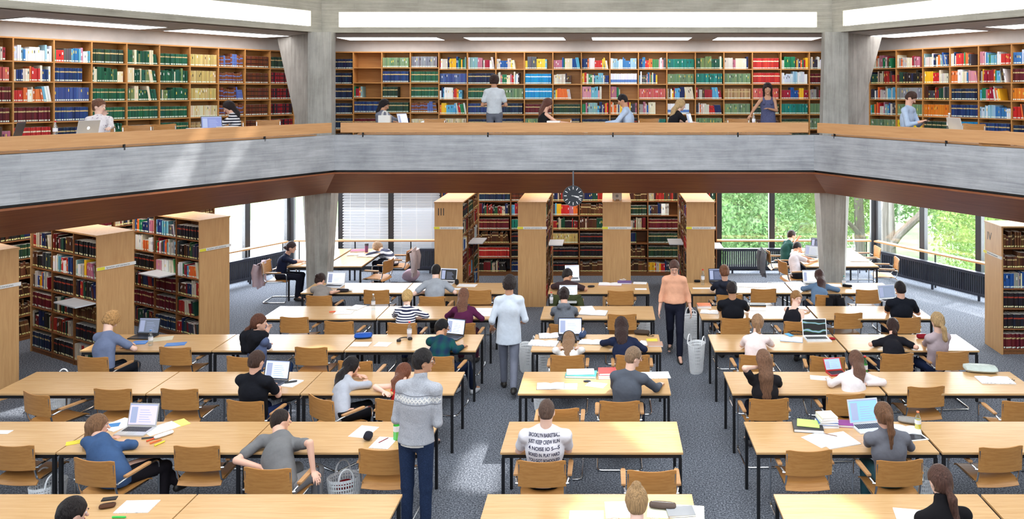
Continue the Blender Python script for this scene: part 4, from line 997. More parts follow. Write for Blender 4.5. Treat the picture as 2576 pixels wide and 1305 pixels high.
# left window desks
closedbook(t(900, 632), .3, .22, .03, 10, 'pink-covered book on the left window desk', (190, 40, 90))
openbook(t(895, 640), .36, .24, 12, 'open book lying beside pink-covered book', (70, 70, 80))
openbook(t(918, 641) + Vector((.10, -.1, 0)), .4, .28, -5, 'open book in front of the striped jumper reader')
cup = empty('thermos', t(922, 634), label='purple and grey thermos cup on the left window desk', cat='thermos')
MB().lathe([(.035, 0), (.042, .14), (.044, .15), (.044, .19), (.038, .2), (0, .2)], 16).build('body', flat((110, 50, 96), .35), cup, smooth=True)
MB().lathe([(.045, .15), (.046, .155), (.046, .2), (.03, .21), (0, .21)], 16).build('lid', flat((60, 62, 72), .3), cup, smooth=True)
# centre block
laptop(t(1440, 703), 6, 'small white laptop before the man in brown T-shirt', (235, 236, 238), screen=(210, 220, 235), es=.9, w=.28)
lumpy('case', t(1487, 722), (.14, .09, .035), (50, 46, 50), 'small dark glasses case on far middle table', 'case', 10, 3)
closedbook(t(1571, 711), .27, .2, .02, 0, 'purple book beneath white charger on far middle table', (100, 80, 150))
openbook(t(1535, 715), .44, .2, -3, 'open file lying left of the purple book', (150, 60, 120))
cable(t(1566, 704), 'white charging cable on the purple book', .05, (240, 240, 240), n=2, seed=4)
npaper('notepad', t(1610, 712), .26, .16, .005, -6, 'white notepad at right end of far middle table', 'notepad', M['lines'])
npaper('paper_sheet', t(1612, 727), .22, .12, .003, 0, 'white sheet at front right of far middle table', 'paper')
bottle(t(1387, 763), 'clear bottle with red cap at left end, fifth middle table', 'clear', .2, .032, (225, 40, 40), (235, 225, 225))
laptop(t(1428, 762) + Vector((0, .1, 0)), 0, 'white laptop before the grey hooded reader', (230, 232, 234), screen=(205, 215, 230), es=.8, w=.32)
openbook(t(1492, 787), .46, .28, -8, 'open ring binder right of the grey hooded reader', (90, 90, 100))
npaper('paper_sheet', t(1478, 776), .22, .3, .003, 12, 'loose sheets behind the open ring binder', 'paper', M['lines'])
laptop(t(1433, 852) + Vector((0, .02, 0)), 0, 'black-framed laptop before the girl with headphones', (36, 38, 42), w=.36, d=.25, tilt=10, screen=(200, 210, 245), es=1.0)
openbook(t(1488, 861), .36, .2, -5, 'open notebook right of the headphone girl', (50, 50, 56))
pouch(t(1466, 847), .2, .1, .08, 80, 'blue denim pencil case standing by the laptop', (60, 76, 110))
openbook(t(1386, 845), .36, .24, 8, 'open ring file left of the black-framed laptop', (60, 62, 70))
openbook(t(1367, 864), .42, .24, -8, 'thick open book at left end of the headphone girl table', (180, 180, 190))
pouch(t(1615, 841), .24, .12, .07, -10, 'dark open handbag beside yellow book', (70, 58, 50), 'handbag', 'bag')
cable(t(1635, 845), 'black cable beside the dark handbag', .04, (30, 30, 32), n=2, seed=9)
npaper('paper_sheet', t(1625, 863), .2, .22, .003, -14, 'white sheet under the yellow book', 'paper', M['lines'])
closedbook(t(1648, 867), .22, .2, .02, 0, 'magazine beneath the yellow book', (190, 150, 130))
closedbook(t(1640, 860), .16, .11, .012, 2, 'small yellow book at right end, fourth middle table', (236, 212, 60), dz=.022)
openbook(t(1385, 972), .34, .2, 3, 'open notebook at left of third middle table', (110, 110, 120))
npaper('paper_sheet', t(1418, 972), .34, .2, .003, 0, 'blank sheet beside the open notebook', 'paper')
closedbook(t(1462, 944), .4, .22, .03, -4, 'white file with teal edge on third middle table', (70, 170, 170), 'file')
npaper('paper_sheet', t(1460, 942) + Vector((0, 0, .032)), .36, .2, .01, 3, 'sheets piled on the teal-edged file', 'paper', M['lines'])
npaper('paper_sheet', t(1500, 968), .24, .16, .003, -20, 'loose sheets left of the grey jumper man', 'paper', M['lines'])
closedbook(t(1528, 945), .24, .26, .04, 2, 'thick white book at left of grey jumper man', (226, 226, 230))
closedbook(t(1528, 945), .23, .22, .03, 4, 'red book on top of the thick white book', (214, 64, 64), dz=.041)
npaper('paper_sheet', t(1650, 944), .36, .24, .006, 4, 'white sheets right of the grey jumper man', 'paper', M['lines'])
lumpy('glasses', t(1477, 960), (.1, .05, .02), (50, 56, 66), 'folded glasses on third middle table', 'glasses', 0, 7)
npaper('paper_sheet', t(1565, 1282), .3, .28, .004, 3, 'sheets left of the topknot blonde', 'paper', M['lines'])
npaper('paper_sheet', t(1475, 1300), .3, .2, .003, 0, 'white sheet at bottom centre of nearest middle table', 'paper')
pouch(t(1667, 1277), .24, .1, .05, -8, 'striped pencil case right of the topknot blonde', (70, 60, 56))
closedbook(t(1712, 1290), .24, .16, .02, 6, 'grey notebook at right of nearest middle table', (120, 124, 130), 'notebook')
npaper('paper_sheet', t(1700, 1287), .5, .24, .003, -6, 'pale sheets under the grey notebook', 'paper', flat((240, 236, 210), .7))
# right block
npaper('paper_sheet', t(1995, 1118) + Vector((.33, .12, 0)), .3, .3, .003, 30, 'slanted white sheet behind the large papers', 'paper', M['lines'])
npaper('notepad', t(2105, 1108), .38, .32, .01, 18, 'large white drawing pad overhanging the table edge', 'notepad')
pen(t(2090, 1097) + Vector((0, 0, .012)), -30, 'thin pen on the large drawing pad', (140, 100, 80))
pj2 = closedbook(t(2032, 1077), .32, .25, .035, -8, 'black zip folder with green papers', (36, 36, 40), 'document_case'); npaper('paper_sheet', t(2033, 1073) + Vector((0, 0, .037)), .24, .2, .003, -14, 'lime green sheets on the black zip folder', 'paper', flat((196, 222, 120), .7))
base = t(2080, 1068)
for i, (w_, c, l, r) in enumerate([(.22, (235, 235, 238), 'white book at bottom of the pile by the laptop', 0), (.21, (60, 110, 180), 'blue-spined book in the pile by the laptop', -5), (.20, (240, 238, 232), 'cream book third up in the pile by the laptop', 3), (.18, (238, 232, 220), 'topmost pale book of the pile by the laptop', 8)]): closedbook(base, w_, .2, .028, r, l, c, dz=.029 * i, group='pile of books by the laptop')
closedbook(t(2122, 1068), .2, .15, .025, -8, 'purple book right of the book pile', (140, 50, 140))
laptop(t(2195, 1085) + Vector((0, .07, 0)), 10, 'white laptop before the woman in grey hoodie', (228, 230, 234), w=.36, d=.25, screen=(120, 165, 235), es=1.0, tilt=18)
pouch(t(2287, 1063), .24, .13, .06, -20, 'grey and black pencil case right of ponytail', (150, 146, 142))
bottle(t(2309, 1080), 'orange-capped juice bottle right of the grey hoodie', 'clear', .2, .034, (235, 130, 80), (240, 215, 60))
tbx = empty('tablet', t(2300, 1100), math.radians(12), label='white tablet computer beside the juice bottle', cat='tablet'); MB().box(-.12, .12, -.085, .085, .0005, .008).build('body', M['white'], tbx); MB().box(-.10, .10, -.07, .07, .0081, .0088).build('screen', flat((50, 56, 66), .15), tbx)
openbook(t(2280, 1082), .3, .2, -16, 'open notebook behind the white tablet', (230, 230, 235))
npaper('paper_sheet', t(2290, 1297), .26, .2, .01, -10, 'white pad beside woman in black jumper', 'notepad')
npaper('notepad', t(2062, 951), .24, .15, .006, -12, 'white notepad left of woman in white', 'notepad', M['lines'])
tb2 = laptop(t(2105, 940), 12, 'red-framed tablet standing before the woman in white', (190, 40, 44), w=.24, d=.16, screen=(150, 180, 220), es=.6, tilt=30)
bottle(t(2176, 945), 'green-labelled bottle with red cap behind the long-haired woman in white', 'green', .26, .034, (225, 40, 44), (60, 160, 80))
pouch(t(2196, 957), .2, .09, .04, 12, 'patterned red pencil case right of woman in white', (150, 60, 56))
pouch(t(2466, 933), .42, .26, .08, -10, 'transparent zip bag of papers on third right table', (196, 206, 200), 'plastic_bag', 'bag')
openbook(t(2503, 957), .42, .24, -3, 'open white book beside the transparent bag', (230, 230, 232))
cable(t(2545, 957), 'short black cable right of the open white book', .025, (34, 34, 36), n=1, seed=3)
# row 4 right
wl_ = None
m_, nt_, b_ = newmat('wallpaper_screen'); v_ = coords(nt_, (1, 1, 1)); w_ = N(nt_, 'ShaderNodeTexWave', Scale=3.0, Distortion=6.0, wave_type='RINGS'); nt_.links.new(v_, w_.inputs['Vector'])
cr = ramp(nt_, w_.outputs['Fac'], [(.0, (0.002, .002, .003, 1)), (.86, (.004, .004, .006, 1)), (.93, (.1, .5, .15, 1)), (1, (.35, .4, .8, 1))]); nt_.links.new(cr, b_.inputs['Emission Color']); b_.inputs['Emission Strength'].default_value = 1.0; b_.inputs['Base Color'].default_value = (.02, .02, .02, 1); b_.inputs['Roughness'].default_value = .2
laptop(t(2056, 854), 2, 'white laptop with dark glowing curves on screen, nobody at it', (240, 241, 243), scr=m_, w=.37, d=.25)
lumpy('mouse', t(2094, 854), (.07, .10, .035), (150, 30, 40), 'red computer mouse right of the white laptop', 'mouse', 60, 5)
cable(t(2000, 838), 'tangled black cable left of the white laptop', .1, (36, 32, 30), n=4, seed=2)
openbook(t(1991, 854), .32, .22, -14, 'open book with blue flap left of the white laptop', (60, 150, 210))
npaper('bookmark_card', t(1986, 847) + Vector((0, .03, .022)), .08, .14, .004, 24, 'bright blue card lying on the open book', 'card', flat((50, 160, 215), .5))
pouch(t(2319, 851), .15, .09, .07, 5, 'dark red pencil case between two women, fourth right table', (130, 24, 40))
# row 5 right
closedbook(t(1771, 772), .24, .2, .03, -2, 'white-striped book under the orange one', (225, 228, 235)); closedbook(t(1771, 772), .23, .18, .018, 2, 'orange book at left end of fifth right table', (232, 120, 60), dz=.031)
openbook(t(1785, 785), .3, .2, -12, 'open papers left of the black T-shirt man', (170, 175, 190))
cable(t(1799, 765), 'white cable curl behind the black T-shirt man', .05, (238, 238, 238), n=1, seed=5)
npaper('document_case', t(1905, 767), .28, .16, .02, -3, 'flat black case right of the black T-shirt man', 'case', M['black'])
npaper('paper_sheet', t(1905, 779), .26, .14, .004, 0, 'white notepad below the flat black case', 'paper')
laptop(t(2242, 757), 14, 'white-framed laptop before the man near windows', (225, 228, 232), w=.34, screen=(130, 145, 170), es=.5)
# row 6 right
pouch(t(1754, 710), .12, .08, .05, 0, 'black sunglasses case at left end of sixth right table', (26, 26, 28), 'glasses_case', 'case')
bottle(t(1768, 716), 'tall clear bottle with red cap near sunglasses case', 'clear', .3, .034, (215, 40, 44))
npaper('paper_sheet', t(1768, 725), .38, .1, .003, 0, 'white sheet at left end of sixth right table', 'paper')
laptop(t(1806, 712), 6, 'black laptop before the hooded jacket', (34, 36, 40), w=.3, screen=(70, 80, 110), es=.3)
npaper('newspaper', t(1890, 718), .55, .3, .006, -10, 'spread newspaper on sixth right table', 'newspaper', M['lines'])
npaper('paper_sheet', t(2003, 714), .32, .36, .003, 4, 'drawing sheet left of the denim shirt woman', 'paper', M['lines'])
laptop(t(2043, 717), 4, 'laptop with bright screen before the denim shirt woman', (200, 204, 206), w=.28, d=.24, screen=(240, 245, 245), es=1.2)
bottle(t(2123, 720), 'pale blue water bottle beside the right column', 'clear', .2, .034, (60, 160, 170), (190, 215, 225))
pouch(t(2124, 721) + Vector((.05, -.02, 0)), .18, .07, .05, -20, 'black pencil case beside the pale blue bottle', (26, 26, 32))
npaper('notepad', t(2100, 718), .24, .2, .008, -8, 'red and white notepad by the denim shirt woman', 'notepad')
# right window desks
laptop(t(2038, 648), -32, 'grey laptop before the man in white T-shirt', (150, 154, 160), w=.34, screen=(180, 190, 200), es=.4, tilt=20)
npaper('paper_sheet', t(2020, 655), .3, .24, .004, 10, 'papers in front of man in white T-shirt', 'paper', M['lines'])
laptop(t(2050, 628), -35, 'dark laptop farther back on the right window desk', (60, 66, 76), w=.3, screen=(60, 70, 90), es=.2)
npaper('notepad', t(2160, 656), .4, .2, .012, -3, 'grey notepad on the right window desk', 'notepad', flat((190, 196, 206), .5))
bottle(t(2148, 640), 'clear bottle standing on the right window desk', 'clear', .3, .034, (200, 210, 215))
# baskets on the floor
def tf(px, py): return at(px, py, 0)
for (x, y, l, h) in ((-5.86, 8.32, 'white mesh basket left of the blue cardigan woman', .36), (-2.78, 8.38, 'white mesh basket with red pouch beside the empty chair', .40), (-1.30, 12.66, 'tall white mesh basket left of the headphone girl table', .42), (-.98, 12.55, 'white mesh basket under the left end of headphone girl table', .36),
                 (-.93, 11.12, 'white mesh basket under the grey jumper man table', .36), (1.40, 12.62, 'tall white mesh basket standing in the right aisle', .46), (1.50, 14.32, 'white mesh basket farther up the right aisle', .42), (.66, 14.3, 'white mesh basket behind the fifth middle table', .42), (-7.74, 11.2, 'white mesh basket beside the curly blond man chair', .38), (3.33, 8.45, 'white mesh basket right of the grey hoodie woman', .40)):
    basket(Vector((x, y, 0)), l, h, .175)
lumpy('pouch', Vector((-2.78, 8.38, .24)), (.2, .12, .12), (150, 24, 36), 'red pouch lying in the white basket', 'pouch', 30, 3)
# gallery things
ZG = ZF + .74
def gx(w, px, t):
    u = WT[w].to_3x3() @ Vector((1, 0, 0)); n = WT[w].to_3x3() @ Vector((0, 1, 0)); O = WO[w][0]; r = (px - CX) / FP
    return (r * (O.y + t * n.y) - O.x - t * n.x) / (u.x - r * u.y)
def gp(w, px, t=.9, z=ZG): return WT[w] @ Vector((gx(w, px, t), t, z))
laptop(gp('L', 18, .85), -70, 'dark laptop at the far left of the gallery', (60, 62, 66), screen=(40, 44, 54), es=.1)
laptop(gp('L', 205, .85), 60 + 190, 'silver laptop seen from behind on the left gallery', (198, 200, 200), back_logo=True)
bottle(gp('L', 139, 1.1), 'clear bottle with red cap on the left gallery', 'clear', .24, .034, (220, 40, 40))
cable(gp('L', 110, .8), 'white cable heap on the left gallery table', .09, (238, 238, 238), n=2, seed=8)
closedbook(gp('L', 130, .9), .26, .2, .03, 60, 'white and pink book under the gallery bottle', (220, 150, 170))
lumpy('mouse', gp('L', 200, .65), (.11, .07, .035), (240, 240, 240), 'white mouse on the left gallery table', 'mouse', 0, 1)
npaper('newspaper', gp('L', 455, .9), .6, .34, .012, 40, 'heap of papers on the left gallery table', 'paper', M['lines'])
closedbook(gp('L', 490, .95), .24, .18, .04, 40, 'pale book on the papers, left gallery', (225, 225, 228), dz=.013)
laptop(gp('L', 537, .85), 38, 'dark laptop facing the hall beside striped top reader', (70, 72, 78), screen=(110, 120, 170), es=.6)
closedbook(gp('L', 572, .8), .3, .2, .07, 60, 'thick white volume before the striped top reader', (235, 236, 240))
bottle(gp('L', 510, 1.2), 'small dark drinking bottle behind the dark laptop', 'clear', .2, .04, (30, 34, 60))
laptop(gp('F', 1028, .8), 70, 'brown-grey laptop on the middle gallery beside white handbag', (120, 110, 104))
lumpy('cup', gp('F', 1063, .9), (.07, .07, .09), (240, 240, 240), 'white cup on the middle gallery table', 'cup', 0, 1)
npaper('document_case', gp('F', 1180, .8), .26, .2, .03, 10, 'black folder on the middle gallery left of the standing man', 'case', M['black'])
closedbook(gp('F', 1393, .7), .26, .2, .10, 0, 'thick white volume before the woman in black top', (240, 238, 240))
closedbook(gp('F', 1495, .8), .3, .2, .02, 4, 'red folder left of the light blue shirt man', (200, 60, 50))
npaper('paper_sheet', gp('F', 1535, .8), .3, .2, .006, 0, 'sheets under the writing hand of the light blue shirt man', 'paper')
laptop(gp('F', 1752, .85), 70, 'silver laptop before the blonde on the gallery', (180, 184, 190))
npaper('newspaper', gp('F', 1870, .8), .6, .3, .015, 0, 'printed papers under the bottle on the gallery', 'paper', M['lines'])
bottle(gp('F', 1896, .75), 'clear bottle left of the woman in blue dress', 'clear', .25, .036, (235, 235, 240), (235, 215, 225))
npaper('magazine', gp('F', 1915, .7), .24, .18, .012, 0, 'blue magazine at right of the gallery papers', 'magazine', flat((60, 110, 180), .4))
bottle(gp('R', 2388, .75), 'tall clear bottle beside the white laptop, right gallery', 'clear', .32, .042, (230, 235, 238))
laptop(gp('R', 2420, .8), -60 + 165, 'white laptop seen from behind on the right gallery', (214, 216, 218))
openbook(gp('R', 2315, .8), .34, .22, -60, 'open book before the man with phone', (220, 220, 225))
npaper('paper_sheet', gp('R', 2365, .7), .2, .1, .006, -50, 'yellow-edged notes on the right gallery', 'paper', flat((236, 226, 110), .6))
# white handbag hanging behind the dark-haired reader
hb = empty('handbag', WT['F'] @ Vector((gx('F', 968, 1.0), 1.0, ZG)), label='white tote bag standing before the dark-haired reader on the gallery', cat='bag')
MB().box(-.12, .12, -.05, .05, 0, .2).build('body', M['white'], hb)
for s in (-1, 1): MB().tube([(.05 * math.cos(a) + s * .0, s * .04, .2 + .09 * math.sin(a)) for a in [PI * k / 8 for k in range(9)]], .007, 6).build('handle', M['white'], hb)
# jackets on chairs
jacket(Vector((-7.36, 16.95, 0)), -90, 'pale mauve jacket over the back of the window chair at left', (196, 176, 184), .46, .55, .84)
jacket(Vector((-4.50, 18.25, 0)), 90, 'pale pink jacket hanging on the chair behind the striped jumper', (206, 192, 194), .46, .62, .84)
jacket(Vector((3.58, 18.2, 0)), -90, 'grey hooded jacket hanging on the chair at the right window', (110, 112, 118), .46, .6, .84)
jacket(at(1420, 742, .83) + Vector((.05, -.02, -.83)), 0, 'olive green jacket over the chair of the brown T-shirt man', (66, 72, 44), .5, .28, .84)
jacket(at(2098, 741, .83) + Vector((0, -.02, -.83)), 0, 'black jacket on the right half of the denim shirt woman chair', (26, 26, 30), .22, .2, .84)
bk = lumpy('backpack', Vector((4.45, 16.75, 0)), (.36, .3, .42), (30, 30, 34), 'black backpack on the floor before the right window desk', 'bag', 0, 6)
lumpy('bag', Vector((3.62, 17.35, 0)), (.34, .22, .1), (220, 218, 220), 'pale bag on the floor under the grey jacket', 'bag', 10, 2)
lumpy('bag', Vector((-4.62, 18.62, 0)), (.4, .25, .3), (206, 180, 196), 'pink bag standing on the floor by the radiator', 'bag', 10, 5)
# ================================================================ people (smooth implicit surfaces)
def V3(*a): return np.array(a, dtype=np.float32)
def smin(a, b, k):
    h = np.clip(.5 + .5 * (b - a) / k, 0, 1); return b + (a - b) * h - k * h * (1 - h)
class SDF:
    def __init__(s): s.p = []
    def cap(s, a, b, ra, rb=None, k=.025, f=None, q=1.0): s.p.append(('c', np.array(a, float), np.array(b, float), ra, ra if rb is None else rb, k, None if f is None else np.array(f, float), q)); return s
    def ell(s, c, B, r, k=.02, op='+'): s.p.append(('e', np.array(c, float), np.array(B, float), np.array(r, float), k, op)); return s
    def cut(s, p, n, k=.01): s.p.append(('h', np.array(p, float), np.array(n, float), k)); return s
    def noise(s, amp, fr, ph=0): s.p.append(('n', amp, fr, ph)); return s
    def mesh(s, vx):
        lo = np.full(3, 1e9); hi = -lo
        for p in s.p:
            if p[0] == 'c':
                for e, r in ((p[1], p[3]), (p[2], p[4])): lo = np.minimum(lo, e - r); hi = np.maximum(hi, e + r)
            elif p[0] == 'e' and p[5] == '+': R = p[3].max(); lo = np.minimum(lo, p[1] - R); hi = np.maximum(hi, p[1] + R)
        lo -= .03; hi += .03; n = np.ceil((hi - lo) / vx).astype(int) + 1
        ax = [(lo[i] + vx * np.arange(n[i])).astype(np.float32) for i in range(3)]
        F = np.full(tuple(n), .3, np.float32)
        for p in s.p:
            if p[0] == 'n':
                X, Y, Z = ax[0][:, None, None], ax[1][None, :, None], ax[2][None, None, :]; fr = p[2]
                F += p[1] * (np.sin(X * fr + p[3]) * np.sin(Y * fr * 1.1 + 1) * np.sin(Z * fr * .9 + 2) + .6 * np.sin(X * fr * 2.1) * np.sin(Y * fr * 1.9 + p[3]) * np.sin(Z * fr * 2.2)); continue
            if p[0] == 'c': R = max(p[3], p[4]) + p[5] + .03; a = np.minimum(p[1], p[2]) - R; b = np.maximum(p[1], p[2]) + R
            elif p[0] == 'e': R = p[3].max() + p[4] + .03; a = p[1] - R; b = p[1] + R
            else: a, b = lo, hi
            i0 = np.clip(((a - lo) / vx).astype(int), 0, n - 1); i1 = np.clip(((b - lo) / vx).astype(int) + 2, 1, n)
            if (i1 <= i0).any(): continue
            sl = tuple(slice(i0[i], i1[i]) for i in range(3))
            X, Y, Z = ax[0][sl[0]][:, None, None], ax[1][sl[1]][None, :, None], ax[2][sl[2]][None, None, :]
            G = F[sl]
            if p[0] == 'c':
                A, Bv = p[1], p[2]; ab = Bv - A; L = max(1e-9, ab @ ab); x, y, z = X - A[0], Y - A[1], Z - A[2]
                t = np.clip((x * ab[0] + y * ab[1] + z * ab[2]) / L, 0, 1)
                qx, qy, qz = x - t * ab[0], y - t * ab[1], z - t * ab[2]; d2 = qx * qx + qy * qy + qz * qz
                if p[6] is not None:
                    qf = qx * p[6][0] + qy * p[6][1] + qz * p[6][2]; d2 = d2 - qf * qf + (qf / p[7]) ** 2
                d = np.sqrt(np.maximum(d2, 1e-12)) - (p[3] + t * (p[4] - p[3])); F[sl] = smin(G, d, p[5])
            elif p[0] == 'e':
                x, y, z = X - p[1][0], Y - p[1][1], Z - p[1][2]; k0 = 0; k1 = 0
                for i in range(3):
                    c = x * p[2][i][0] + y * p[2][i][1] + z * p[2][i][2]; k0 = k0 + (c / p[3][i]) ** 2; k1 = k1 + (c / p[3][i] ** 2) ** 2
                k0 = np.sqrt(k0); d = k0 * (k0 - 1) / np.maximum(np.sqrt(k1), 1e-6)
                F[sl] = smin(G, d, p[4]) if p[5] == '+' else -smin(-G, d, p[4])
            else:
                d = (X - p[1][0]) * p[2][0] + (Y - p[1][1]) * p[2][1] + (Z - p[1][2]) * p[2][2]; F[sl] = -smin(-G, -d, p[3])
        return nets(F, lo, vx)
def nets(F, lo, vx):
    I = F < 0; nx, ny, nz = F.shape
    c = np.zeros((nx - 1, ny - 1, nz - 1), np.int8)
    offs = [(i, j, k) for i in (0, 1) for j in (0, 1) for k in (0, 1)]
    for i, j, k in offs: c += I[i:nx - 1 + i, j:ny - 1 + j, k:nz - 1 + k]
    act = np.argwhere((c > 0) & (c < 8)); 
    if len(act) == 0: return np.zeros((0, 3)), np.zeros((0, 4), int)
    val = np.stack([F[act[:, 0] + i, act[:, 1] + j, act[:, 2] + k] for i, j, k in offs], 1)
    P = np.zeros((len(act), 3)); W = np.zeros(len(act)); oa = np.array(offs, float)
    for a in range(8):
        for b in range(a + 1, 8):
            if abs(oa[a] - oa[b]).sum() == 1:
                va, vb = val[:, a], val[:, b]; m = (va < 0) != (vb < 0); t = np.where(m, va / np.where(m, va - vb, 1), 0)
                P += m[:, None] * (oa[a] + t[:, None] * (oa[b] - oa[a])); W += m
    P = lo + vx * (act + P / W[:, None])
    idx = np.full(c.shape, -1, np.int64); idx[act[:, 0], act[:, 1], act[:, 2]] = np.arange(len(act)); Q = []
    for axis in range(3):
        s0 = [slice(1, -1)] * 3; s0[axis] = slice(0, -1); s1 = [slice(1, -1)] * 3; s1[axis] = slice(1, None)
        a, b = I[tuple(s0)], I[tuple(s1)]; e = np.argwhere(a != b); fl = a[e[:, 0], e[:, 1], e[:, 2]]
        off = np.ones(3, int); off[axis] = 0; e = e + off
        u, v = [i for i in range(3) if i != axis]; du = np.zeros(3, int); du[u] = 1; dv = np.zeros(3, int); dv[v] = 1
        g = lambda q: idx[q[:, 0], q[:, 1], q[:, 2]]
        q = np.stack([g(e - du - dv), g(e - dv), g(e), g(e - du)], 1)
        flip = fl if axis != 1 else ~fl
        q[~flip] = q[~flip][:, ::-1]; Q.append(q)
    Q = np.concatenate(Q); Q = Q[(Q >= 0).all(1)]
    return P, Q
def npmesh(name, P, Q, mat, origin):
    me = bpy.data.meshes.new(name); me.vertices.add(len(P)); me.vertices.foreach_set('co', (P - np.array(origin)).astype(np.float32).ravel())
    me.loops.add(Q.size); me.loops.foreach_set('vertex_index', Q.astype(np.int32).ravel())
    me.polygons.add(len(Q)); me.polygons.foreach_set('loop_start', np.arange(0, Q.size, 4, dtype=np.int32))
    me.polygons.foreach_set('use_smooth', np.ones(len(Q), bool)); me.materials.append(mat); me.update(calc_edges=True); return me
def nrm(v): v = np.array(v, float); return v / (np.linalg.norm(v) + 1e-9)
def rotz(a): a = math.radians(a); return np.array([-math.sin(a), math.cos(a), 0.])      # heading vector, 0 = +Y, positive = to the left
SK = {'fair': (226, 178, 156), 'pale': (236, 196, 178), 'tan': (196, 146, 116), 'brown': (150, 100, 72)}
HRM = {}
def hairmat(c):
    if c in HRM: return HRM[c]
    m, nt, b = newmat('hair'); v = coords(nt, (60, 60, 6)); n = N(nt, 'ShaderNodeTexNoise', Scale=2.0, Detail=5.0); nt.links.new(v, n.inputs['Vector'])
    a = lin(c); nt.links.new(ramp(nt, n.outputs['Fac'], [(.3, tuple(x * .55 for x in a[:3]) + (1,)), (.7, tuple(min(1, x * 1.35) for x in a[:3]) + (1,))]), b.inputs['Base Color'])
    b.inputs['Roughness'].default_value = .5; b.inputs['Specular IOR Level'].default_value = .35; bump(nt, b, n.outputs['Fac'], .9, .03); HRM[c] = m; return m
def ik(S_, T_, l1, l2, pole):
    d = T_ - S_; L = np.linalg.norm(d); 
    if L > (l1 + l2) * .985: T_ = S_ + d / L * (l1 + l2) * .985; d = T_ - S_; L = np.linalg.norm(d)
    u = d / L; a = (l1 * l1 - l2 * l2 + L * L) / (2 * L); h = math.sqrt(max(1e-6, l1 * l1 - a * a))
    p = pole - u * (pole @ u); return S_ + u * a + nrm(p) * h, T_
